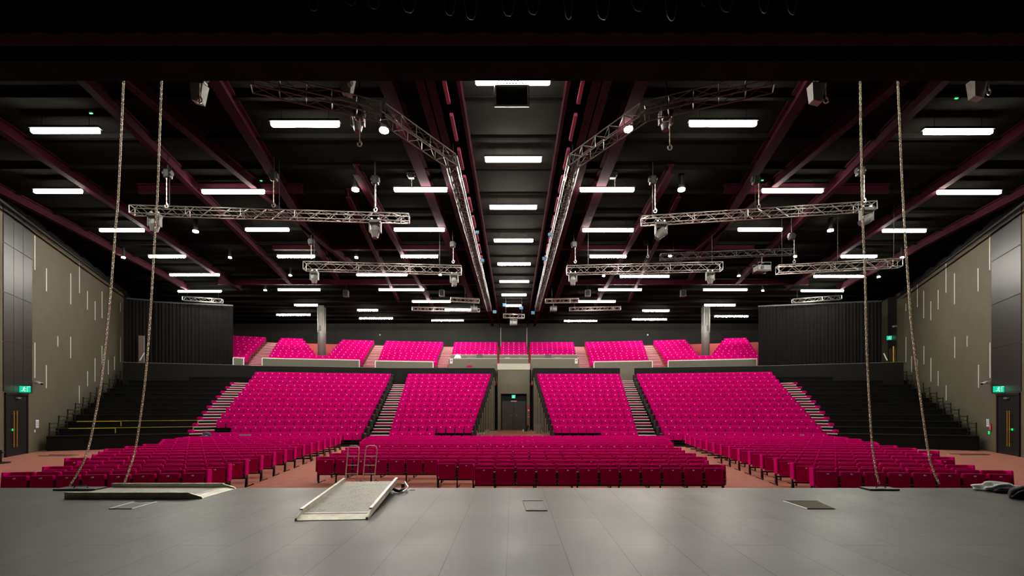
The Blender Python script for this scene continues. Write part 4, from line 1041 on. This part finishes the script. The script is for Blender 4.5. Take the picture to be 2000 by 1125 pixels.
MB().box(c + Vector((0, 0, .52)), (.50, .36, .05)).build('top', M['tower_l'], t)
c = Vector((PX(1060, 33), 33, 0)); MB()
tag(MB().rbox(c + Vector((-.2, 0, .12)), (1.7, .7, .05), .01, 1).build('flat_board', M['bag'], origin=c), 'grey flat board lying in the entrance void before the bin', 'board')

# ------------------------------------------------------------------ balcony
def brow_d(k): return 43.3 + .9 * k
def brow_z(k): return 6.73 + .345 * k            # seat tops
def mm(x):
    tb = [(440, .905), (548, .941), (731, .977), (870, 1.0), (1136, 1.0), (1275, .977), (1458, .938), (1500, .925)]
    if x <= tb[0][0]: return tb[0][1]
    for (a, u), (b, v) in zip(tb[:-1], tb[1:]):
        if x <= b: return lerp(u, v, (x - a) / (b - a))
    return tb[-1][1]
def bp(x, k, off=0): d = brow_d(k) * mm(x) + off; return Vector((PX(x, d), d))
# platform facets
brk = [430, 455, 500, 548, 600, 660, 731, 800, 870, 1003, 1136, 1205, 1275, 1340, 1400, 1458, 1500]
t = thing('balcony_platform', 'terracotta carpeted stepped balcony below the charcoal rear wall', 'balcony', (0, 46, 4.6))
mb = MB()
for k in range(0, 10):
    z = brow_z(k) - .80
    for a, b in zip(brk[:-1], brk[1:]):
        if k < 2 and a >= 870 and b <= 1136: continue
        xa, xb = bp(a, k, -.45), bp(b, k, -.45); ya, yb = bp(a, k + 1, -.45), bp(b, k + 1, -.45)
        deck_strip(mb, xa, ya, xb, yb, z - .6 if k else 4.62, z)
mb.build('deck', M['carpet_b'], t)
# seats: lists of (k, xl, xr)
sec = []
def section(klo, khi, l0, r0, l1, r1, cut=None):
    for k in range(klo, khi + 1):
        q = k / 8; sec.append((k, lerp(l0, l1, q), lerp(r0, r1, q)))
section(0, 8, 446, 484, 446, 520)
for k in range(9):                              # wings beside the columns
    q = k / 8
    if k < 2: sec.append((k, lerp(522, 548, q), lerp(709, 731, q)))
    else: sec.append((k, lerp(522, 548, q), lerp(616, 592, (k - 2) / 6))); sec.append((k, lerp(642, 667, (k - 2) / 6), lerp(709, 731, q)))
section(1, 8, 738, 852, 753, 866); sec.append((0, 846, 852))
section(3, 8, 880, 971, 887, 972); section(3, 8, 977, 1030, 978.5, 1028.5); section(3, 8, 1035, 1126, 1035, 1120.5)
section(1, 8, 1154, 1267, 1142, 1255); sec.append((0, 1154, 1160))
for k in range(9):
    q = k / 8
    if k < 2: sec.append((k, lerp(1300, 1276, q), 1484))
    else: sec.append((k, lerp(1300, 1276, q), lerp(1362, 1340, (k - 2) / 6))); sec.append((k, lerp(1391, 1414, (k - 2) / 6), lerp(1484, 1458, q)))
bal = MB()
for d, b, i, k, n, p, ang in tier_far:
    tier_seat_mb(Matrix.Translation(p) @ Matrix.Rotation(ang, 4, 'Z'), mb=bal)
for k, xl, xr in sec:
    a, b = bp(xl, k), bp(xr, k); n = max(1, int(round((b - a).length / .54)))
    for i in range(n):
        x = lerp(xl, xr, (i + .5) / n); q = bp(x, k); e0, e1 = bp(x - 1, k), bp(x + 1, k); u = e1 - e0
        tier_seat_mb(Matrix.Translation((q.x, q.y, brow_z(k) - .8)) @ Matrix.Rotation(math.atan2(u.y, u.x), 4, 'Z'), mb=bal)
tag(bal.build('tier_seats', [M['pink'], M['disc'], M['black_m']], origin=(0, 40, 1.5)), 'magenta tip-up seats filling the upper tiers and the rear balcony', 'seats', 'magenta tier seats', 'stuff')
# balcony stairs
def bstairs(label, b0, b1, t0, t1, klo):
    def px(k): q = k / 8; return lerp(b0, t0, q), lerp(b1, t1, q)
    a, b = px(klo); A = bp(a, klo); t = thing('aisle_stairs', label, 'stairs', (A.x, A.y, 4.6), 'balcony aisle stairs')
    st = MB(); ns = MB(); rs = MB()
    for k in range(klo, 9):
        z = brow_z(k) - .8
        for h in (0, 1):
            kk = k + h * .5; a0, b0_ = px(kk); a1, b1_ = px(kk + .5)
            dA = (brow_d(kk)); 
            A0, B0 = (Vector((PX(x, brow_d(kk) * mm(x) - .47), brow_d(kk) * mm(x) - .47)) for x in (a0, b0_)); A1, B1 = (Vector((PX(x, brow_d(kk + .5) * mm(x) - .47), brow_d(kk + .5) * mm(x) - .47)) for x in (a1, b1_))
            zz = z + h * .1725 + .012; deck_strip(st, A0, A1, B0, B1, z - .3, zz)
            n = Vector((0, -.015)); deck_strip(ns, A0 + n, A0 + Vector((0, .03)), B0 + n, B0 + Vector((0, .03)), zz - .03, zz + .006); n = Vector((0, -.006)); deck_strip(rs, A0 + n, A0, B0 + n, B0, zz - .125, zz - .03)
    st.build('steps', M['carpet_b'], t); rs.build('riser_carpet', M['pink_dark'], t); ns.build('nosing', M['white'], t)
bstairs('pink balcony stairs beside the left drape', 486, 512, 521, 548, 0)
bstairs('pink balcony stairs between the left column wing and the next seats', 709, 733, 731, 749, 0)
bstairs('pink balcony stairs left of the control desks', 854, 874, 866, 885, 0)
bstairs('pink balcony stairs right of the control desks', 1132, 1152, 1121, 1141, 0)
bstairs('pink balcony stairs between the right seats and the right column wing', 1274, 1297, 1255, 1276, 0)
# balcony fronts
def front(pts, ytop, label, ends=True):
    t = None; W = []
    for x in pts: d = 42.35 * mm(x); W.append(Vector((PX(x, d), d)))
    c = W[len(W) // 2]; zt = PZ(ytop, 42.35 * mm(pts[len(pts) // 2]))
    t = thing('balcony_parapet', label, 'parapet', (c.x, c.y, 4.62), 'olive balcony fronts')
    mb = MB(); cap = MB()
    for a, b in zip(W[:-1], W[1:]):
        n = Vector((0, .12)); deck_strip(mb, a, a + n, b, b + n, 4.62, zt); n2 = Vector((0, .02)); deck_strip(cap, a - n2, a + n + n2, b - n2, b + n + n2, zt, zt + .07)
    if ends:
        for q in (W[0], W[-1]): cap.box((q.x, q.y - .005, (4.62 + zt) / 2), (.07, .03, zt - 4.62))
    mb.build('panel', M['tower'], t); cap.build('white_cap', M['white'], t)
front([455.5, 476], 700, 'short olive balcony front beside the left drape'); front([512, 560, 640, 702], 703, 'long olive balcony front before the left column'); front([733, 790, 846], 706.5, 'olive balcony front left of the control desks')
front([1160, 1215, 1274], 706.5, 'olive balcony front right of the control desks'); front([1305, 1360, 1420, 1478], 703, 'long olive balcony front before the right column')
# control desks
def desk(xa, xb, label, ya=701, yb=694):
    d0, d1 = 42.3, 44.9
    a, b = PX(xa, d0), PX(xb, d0); z0, z1 = PZ(ya, d0), PZ(yb, d1); t = thing('control_desk', label, 'desk', ((a + b) / 2, d0, 4.62), 'olive control desks')
    MB().hexa([(a, d0, 4.62), (b, d0, 4.62), (b, d0 + .12, 4.62), (a, d0 + .12, 4.62), (a, d0, z0), (b, d0, z0), (b, d0 + .12, z0), (a, d0 + .12, z0)]).build('front_panel', M['tower'], t)
    MB().hexa([(a, d0 - .02, z0), (b, d0 - .02, z0), (b, d0 + .16, z0), (a, d0 + .16, z0), (a, d0 - .02, z0 + .07), (b, d0 - .02, z0 + .07), (b, d0 + .16, z0 + .07), (a, d0 + .16, z0 + .07)]).build('cap', M['tower_l'], t)
    a2, b2 = PX(xa + 4 if xa < 900 else xa, d1), PX(xb - 4 if xb > 1100 else xb, d1)
    MB().hexa([(a2, d1, 4.62), (b2, d1, 4.62), (b2, d1 + .12, 4.62), (a2, d1 + .12, 4.62), (a2, d1, z1), (b2, d1, z1), (b2, d1 + .12, z1), (a2, d1 + .12, z1)]).build('rear_panel', M['tower'], t)
    MB().hexa([(a2, d1 - .02, z1), (b2, d1 - .02, z1), (b2, d1 + .16, z1), (a2, d1 + .16, z1), (a2, d1 - .02, z1 + .06), (b2, d1 - .02, z1 + .06), (b2, d1 + .16, z1 + .06), (a2, d1 + .16, z1 + .06)]).build('rear_cap', M['tower_l'], t)
    MB().hexa([(a, d0 + .12, z0 - .1), (b, d0 + .12, z0 - .1), (b2, d0 + 1.2, z0 - .1), (a2, d0 + 1.2, z0 - .1), (a, d0 + .12, z0 - .04), (b, d0 + .12, z0 - .04), (b2, d0 + 1.2, z0 - .04), (a2, d0 + 1.2, z0 - .04)]).build('worktop', M['black'], t)
    return z0 - .04
zw = desk(876, 971, 'olive control desk left of the centre aisle with equipment on it'); desk(975.5, 1032, 'olive control desk in the middle above the entrance housing'); desk(1037, 1131, 'olive control desk right of the centre aisle with equipment on it')
def console(x0, x1, h, label, cat, name, m='dgrey', d=42.9):
    a, b = PX(x0, d), PX(x1, d); c = ((a + b) / 2, d, zw); t = thing(name, label, cat, c)
    MB().hexa([(a, d - .3, zw), (b, d - .3, zw), (b, d + .3, zw), (a, d + .3, zw), (a, d - .3, zw + h * .3), (b, d - .3, zw + h * .3), (b, d + .3, zw + h), (a, d + .3, zw + h)]).build('case', M[m], t)
    mb = MB(); n = 9
    for i in range(n): xx = lerp(a, b, (i + .5) / n); mb.hexa([(xx - .03, d - .25, zw + h * .34 + .01), (xx + .03, d - .25, zw + h * .34 + .01), (xx + .03, d + .2, zw + h * .9), (xx - .03, d + .2, zw + h * .9), (xx - .03, d - .25, zw + h * .34 + .05), (xx + .03, d - .25, zw + h * .34 + .05), (xx + .03, d + .2, zw + h * .9 + .05), (xx - .03, d + .2, zw + h * .9 + .05)])
    mb.build('fader_strip', M['grey'], t)
console(913, 930, .28, 'grey mixing console on the left control desk', 'mixing console', 'mixing_console'); console(1083, 1098, .26, 'grey mixing console on the right control desk', 'mixing console', 'mixing_console')
def monitor(x0, x1, label, d=43.2, h=.42):
    a, b = PX(x0, d), PX(x1, d); t = thing('monitor', label, 'monitor', ((a + b) / 2, d, zw)); MB().rbox(((a + b) / 2, d, zw + .12 + h / 2), (b - a, .06, h), .015, 1).build('screen_back', M['dgrey'], t); MB().tube(((a + b) / 2, d, zw), ((a + b) / 2, d, zw + .2), .04, 8).build('stand', M['black_m'], t)
monitor(931, 943, 'dark monitor on the left control desk beside the console'); monitor(1065, 1077, 'dark monitor on the right control desk beside the console')
lump('white_cover', M['cloth_w'], 'white cover bundled on the outer end of the left control desk', 'cover', (PX(894, 42.8), 42.8, zw), .30, .18, .32, 3, .3)
tag(MB().rbox((PX(991, 42.9), 42.9, zw + .10), (.45, .25, .20), .03).build('white_case', M['paper']), 'small white case on the middle control desk', 'case'); tag(MB().rbox((PX(1017, 42.9), 42.9, zw + .12), (.32, .2, .24), .03).build('grey_case', M['grey']), 'small grey case on the middle control desk', 'case')
for x, lab in ((881.5, 'white sign with a red mark on the outer end of the left control desk'), (1125.5, 'white sign with a red mark on the outer end of the right control desk')):
    p = P(x, 705.5, 42.2); t = tag(MB().box(p, (.24, .02, .42)).build('notice_sign', M['paper']), lab, 'sign'); mb = MB(); mb.tube(p + Vector((0, -.02, .07)), p + Vector((0, -.012, .07)), .07, 12); mb.box(p + Vector((0, -.014, -.08)), (.10, .008, .03)); mb.build('red_mark', M['red'], t)
tag(MB().rbox(P(917, 715, 42.0), (.48, .10, .14), .03).build('seat_cushion', M['pink']), 'single magenta cushion edge showing above the left parapet', 'cushion')
# columns
for x, lab in ((628.5, 'round grey column rising through the left balcony seats'), (1378, 'round grey column rising through the right balcony seats')):
    d = 45.6 * mm(x); X = PX(x, d); t = thing('round_column', lab, 'column', (X, d, brow_z(2) - .8), 'round balcony columns')
    MB().tube((X, d, brow_z(2) - .8), (X, d, CEIL), .37, 24).build('shaft', M['column'], t, smooth=True)
    MB().tube((X, d, PZ(650, d)), (X, d, PZ(648.5, d)), .385, 24).build('collar', M['grey'], t)
    for a in (-.26, .26): MB().tube((X + a, d - .32, PZ(650, d)), (X + a, d - .32, CEIL), .04, 8).build('conduit', M['steel'], t)
    MB().rbox((X + .02, d - .40, PZ(642, d)), (.14, .08, .5), .02, 1).build('junction_box', M['dgrey'], t)
for x, y, lab in ((742, 654, 'tiny pale sensor on the back wall above the left seats'), (1265, 654, 'tiny pale sensor on the back wall above the right seats')):
    tag(MB().rbox(P(x, y, BACK - .05), (.14, .08, .14), .02, 1).build('wall_sensor', M['paper']), lab, 'sensor')

# ------------------------------------------------------------------ drapes
def drape(pts, ztop, zbot, label, amp=.06, wl_=.26):
    W = [Vector((PX(x, d), d)) for x, d in pts]; seg = [(W[i + 1] - W[i]).length for i in range(len(W) - 1)]; L = sum(seg)
    t = thing('stage_drape', label, 'drape', (W[0].x, W[0].y, zbot)); n = int(L / .03); vs = []; fs = []; rnd = random.Random(len(label))
    ph = [rnd.uniform(0, 6) for _ in range(4)]
    for i in range(n + 1):
        s = L * i / n; q = s; j = 0
        while j < len(seg) - 1 and q > seg[j]: q -= seg[j]; j += 1
        u = (W[j + 1] - W[j]).normalized(); p = W[j] + u * q; nn = Vector((-u.y, u.x))
        for k in range(4):
            f = k / 3; z = lerp(zbot, ztop(s / L), f)
            o = amp * (math.sin(2 * PI * s / wl_ + 1.5 * math.sin(s * .9 + ph[0]) + .15 * k) * (1.0 - .35 * f) + .5 * math.sin(2 * PI * s / (wl_ * 2.7) + ph[1]))
            vs.append((p.x + nn.x * o, p.y + nn.y * o, z))
    for i in range(n):
        for k in range(3): a = i * 4 + k; fs.append((a, a + 4, a + 5, a + 1))
    MB().add(vs, fs).build('fabric', M['curtain'], t, smooth=True)
    mb = MB()
    acc = 0
    for a, b, sgm in zip(W[:-1], W[1:], seg): za, zb_ = ztop(acc / L), ztop((acc + sgm) / L); mb.box(((a.x + b.x) / 2, (a.y + b.y) / 2, (za + zb_) / 2 + .05), (sgm, .08, .10), rz=math.atan2((b - a).y, (b - a).x)); acc += sgm
    mb.build('track', M['dgrey'], t)
ZT = EYE + 8.5
drape([(300, 37.3), (455, 38.6)], lambda q: ZT, 4.3, 'black pleated drape closing the left end of the balcony')
drape([(1481, 38.9), (1640, 37.6), (1722, 37.0)], lambda q: ZT, 4.3, 'black pleated drape closing the right end of the balcony')
drape([(247, 36.1), (299, 36.8)], lambda q: ZT, 4.3, 'narrow black drape at the corner beside the left wall', .05, .22)
# brown doorway with handrail before the left corner drape
p = P(276, 681, 35.8); t = thing('doorway_panel', 'brown door with a white stair handrail at the left corner drape', 'door', (p.x, p.y, 4.62))
mb = MB(); a, b = P(270.5, 680, 35.8), P(282, 680, 36.0); mb.hexa([(a.x, a.y, 4.62), (b.x, b.y, 4.62), (b.x, b.y + .05, 4.62), (a.x, a.y + .05, 4.62), (a.x, a.y, PZ(655, 35.8)), (b.x, b.y, PZ(656, 36.0)), (b.x, b.y + .05, PZ(656, 36.0)), (a.x, a.y + .05, PZ(655, 35.8))]); mb.build('leaf', M['doorb'], t)
mb = MB(); mb.tube(P(273, 704, 35.7), P(282, 689, 35.8), .04, 6); mb.build('handrail', M['white'], t)
mb = MB(); mb.tube((b.x, b.y - .03, 4.7), (b.x, b.y - .03, PZ(656, 36.0)), .03, 4); mb.build('edge_trim', M['bag'], t)

# ------------------------------------------------------------------ side doors
def side_door(side, xa, xb, yt, handle_x, n_):
    w, s_of, nin = (wl, sl, nin_l) if side < 0 else (wr, sr, nin_r)
    sa, sb = sorted((s_of(xa), s_of(xb))); sd = 'left' if side < 0 else 'right'
    ztop = 3.0
    mb = MB(); wall_slab(mb, w(sa - .12), w(sa), 0, ztop, nin, .06, .06); wall_slab(mb, w(sb), w(sb + .12), 0, ztop, nin, .06, .06); wall_slab(mb, w(sa - .12), w(sb + .12), ztop - .12, ztop, nin, .07, .07)
    t = struct(mb.build(f'door_{n_}', M['black']), f'dark door in the {sd} wall below the exit sign')
    mb = MB(); wall_slab(mb, w(sa + .01), w(sb - .01), .01, ztop - .13, nin, .035, .03); lf = mb.build('leaf', M['door'], t)
    for hx in handle_x:
        s = s_of(hx); q = w(s) + nin * .11; d = q.y
        mb = MB(); mb.tube((q.x, q.y, .42), (q.x, q.y, 2.15), .022, 8)
        for z in (.55, 1.25, 2.02): mb.tube((q.x, q.y, z), (q.x - nin.x * .08, q.y - nin.y * .08, z), .014, 6)
        mb.build('pull_handle', M['brass'], lf)
    sm = (sa + sb) / 2; q = w(sm) + nin * .09; mb = MB(); mb.box((q.x, q.y, ztop - .24), (.32, .08, .07), rz=math.atan2(wdir.y, wdir.x) if side < 0 else math.atan2(wdir_r.y, wdir_r.x)); mb.build('door_closer', M['grey'], lf)
    q = w(lerp(sa, sb, .25)) + nin * .06; mb = MB(); mb.rbox((q.x, q.y, 1.25), (.06, .05, .10), .01, 1); mb.build('lock_light', M['led'], lf)
side_door(-1, 11, 50, 779, (21, 27), 1)
side_door(1, 1951, 1991, 779, (1973.5, 1978), 2)
def wall_pt(side, x, y, off=.08):
    w, s_of, nin = (wl, sl, nin_l) if side < 0 else (wr, sr, nin_r); s = s_of(x); q = w(s) + nin * off; return Vector((q.x, q.y, PZ(y, 24.07 + s)))
exit_sign(wall_pt(-1, 37, 760, .2), .46, .34, .65, 'green exit sign above the left side door')
exit_sign(wall_pt(1, 1962, 760, .2), .46, .34, -.65, 'green exit sign above the right side door')
def camera_dome(side, x, y, label, s=1.0, base=None):
    p = base or wall_pt(side, x, y, .09); t = thing('security_camera', label, 'security camera', p, 'white security cameras')
    d = Vector((1 if side < 0 else -1, -.35, -.05)).normalized()
    MB().rbox(p + d * .05, (.12 * s, .12 * s, .14 * s), .02, 1).build('wall_bracket', M['paper'], t)
    MB().tube(p + d * .12 * s, p + d * .50 * s + Vector((0, 0, -.06)), .075 * s, 12).build('body', M['paper'], t, smooth=True)
    MB().tube(p + d * .50 * s + Vector((0, 0, -.06)), p + d * .54 * s + Vector((0, 0, -.065)), .055 * s, 10).build('lens', M['black'], t)
    MB().tube(p + d * .06, p + d * .2 * s + Vector((0, 0, -.02)), .03 * s, 8).build('arm', M['paper'], t)
camera_dome(-1, 65, 747, 'white security camera on the left wall near the exit sign'); camera_dome(1, 1934, 747, 'white security camera on the right wall near the exit sign')
q = on(p1, p2, 1753); camera_dome(1, 1753, 637, 'white security camera at the far end of the right wall', 1.0, Vector((q.x, q.y, PZ(637, q.y))) + Vector(nn) * .1)
# rear right door group
A, B = on(p1, p2, 1751), on(p1, p2, 1738); mb = MB(); wall_slab(mb, A, B, 4.62, 7.4, nn, .07, .05); t = struct(mb.build('door_4', M['doorb']), 'brown door with a brass handle at the rear end of the right wall')
q = on(p1, p2, 1749); mb = MB(); mb.tube((q.x + nn.x * .12, q.y + nn.y * .12, PZ(707, q.y)), (q.x + nn.x * .12, q.y + nn.y * .12, PZ(676, q.y)), .06, 8); mb.build('pull_handle', M['brass'], t)
q = on(p1, p2, 1742.5) + Vector(nn) * .2; exit_sign((q.x, q.y, PZ(660, q.y)), .42, .38, -.35, 'small green exit sign at the rear end of the right wall')
for x, y, w_, h_, m, lab, side in ((71, 828, .30, .42, 'paper', 'pale notice on the left wall beside the door', -1), (1931, 826, .28, .40, 'paper', 'pale notice on the right wall beside the door', 1), (1936, 835, .16, .40, 'red', 'small red notice below the pale one on the right wall', 1),
                              (1762, 672.5, .18, .60, 'red', 'narrow red and white notice at the rear end of the right wall', 1), (1758.5, 692, .26, .5, 'paper', 'pale notice at the rear end of the right wall', 1), (66, 842, .10, .14, 'paper', 'small white switch plate low on the left wall', -1), (1933, 845, .10, .16, 'led', 'small green plate low on the right wall', 1)):
    p = wall_pt(side, x, y, .03); wd = wdir if side < 0 else wdir_r; mb = MB(); mb.box(p, (w_, .03, h_), rz=math.atan2(wd.y, wd.x)); t = tag(mb.build('wall_notice', M[m]), lab, 'notice')
    ni = nin_l if side < 0 else nin_r
    mb = MB()
    for k in range(3): mb.box(p + ni * .02 + Vector((0, 0, h_ * (.25 - .22 * k))), (w_ * .65, .012, h_ * .07), rz=math.atan2(wd.y, wd.x))
    if h_ > .3: mb.build('print_lines', M['blue'] if m == 'paper' else M['paper'], t)
p = P(1730, 696, 37); tag(MB().tube(P(1726, 690, 37.1), P(1733, 704, 36.9), .045, 6).build('stair_handrail', M['white']), 'short white handrail between the right drape and the rear door', 'handrail')
# small stand left edge
c = Vector((PX(2, 19.0), 19.0, 0)); t = thing('barrier_post', 'black barrier post base at the left edge of the carpet', 'post', c)
MB().tube(c, c + Vector((0, 0, .05)), .28, 20).build('base', M['black_m'], t); MB().tube(c + Vector((0, 0, .05)), c + Vector((0, 0, .55)), .03, 8).build('post', M['black_m'], t); MB().rbox(c + Vector((-.05, 0, .45)), (.35, .10, .05), .01, 1).build('crossbar', M['black_m'], t)
for x, y, w_, lab in ((112, 890, 1.3, 'outlined floor outlet lid in the left carpet'), (1895, 888, 1.5, 'outlined floor outlet lid in the right carpet')):
    d = EYE * FPX / (y - CY); X = PX(x, d); mb = MB()
    for a, b in (((-w_ / 2, -.25), (w_ / 2, -.2)), ((w_ / 2, -.2), (w_ / 2 + .2, .2)), ((w_ / 2 + .2, .2), (-w_ / 2, .25))): mb.tube((X + a[0], d + a[1], .01), (X + b[0], d + b[1], .01), .02, 4)
    tag(mb.build('outlet_lid', M['dgrey'], origin=(X, d, 0)), lab, 'floor outlet')
# jacket on the left stairs and grey boards on the lowest tier
e = outer_edge(-1)(-3); q = e[1] + Vector((-.35, -1.2)); q = Vector((PX(402, 24.9), 24.9))
t = lump('backpack', M['navy'], 'navy and pale blue bag lying on the lowest steps of the left outer stairs', 'bag', (q.x, q.y, .45), .36, .26, .30, 12, .5)
lump('x', M['lblue'], None, None, (q.x + .12, q.y - .16, .47), .18, .14, .22, 15, .4).parent = t
o = t.children[0]; o.location = Vector(o.location) - t.location; o.name = 'front_pocket'
mb = MB(); mb.rbox((q.x, q.y, .225), (.9, .7, .44), .02, 1); tag(mb.build('black_crate', M['black_m'], origin=(q.x, q.y, 0)), 'black crate under the navy bag at the foot of the left outer stairs', 'crate')
for x, b_, lab in ((478, 'left outer', 'dark grey tray clipped along the lowest left outer seats'), (1572, 'right outer', 'dark grey tray clipped along the lowest right outer seats')):
    d = 26.4; p = P(x, 850.3, d); tag(MB().rbox(p, (.62, .10, .10), .02, 1).build('clip_tray', M['grey']), lab, 'tray')

# ------------------------------------------------------------------ camera, world
w = bpy.data.worlds.new('World'); SC.world = w; w.use_nodes = True
w.node_tree.nodes['Background'].inputs['Color'].default_value = (1, .97, .9, 1); w.node_tree.nodes['Background'].inputs['Strength'].default_value = 0.010
cam = bpy.data.cameras.new('Camera'); co = bpy.data.objects.new('Camera', cam); COL.objects.link(co)
co.location = (0, 0, EYE); co.rotation_euler = (PI / 2, 0, 0)
cam.sensor_width = 36; cam.lens = FPX / 2000 * 36; cam.shift_y = (CY - 562.5) / 2000; cam.shift_x = -(CX - 1000) / 2000
cam.clip_end = 300; cam.clip_start = .05
SC.camera = co
vs = SC.view_settings; vs.view_transform = 'Standard'; vs.look = 'None'; vs.exposure = 0.35; vs.gamma = 1.0; vs.use_curve_mapping = False
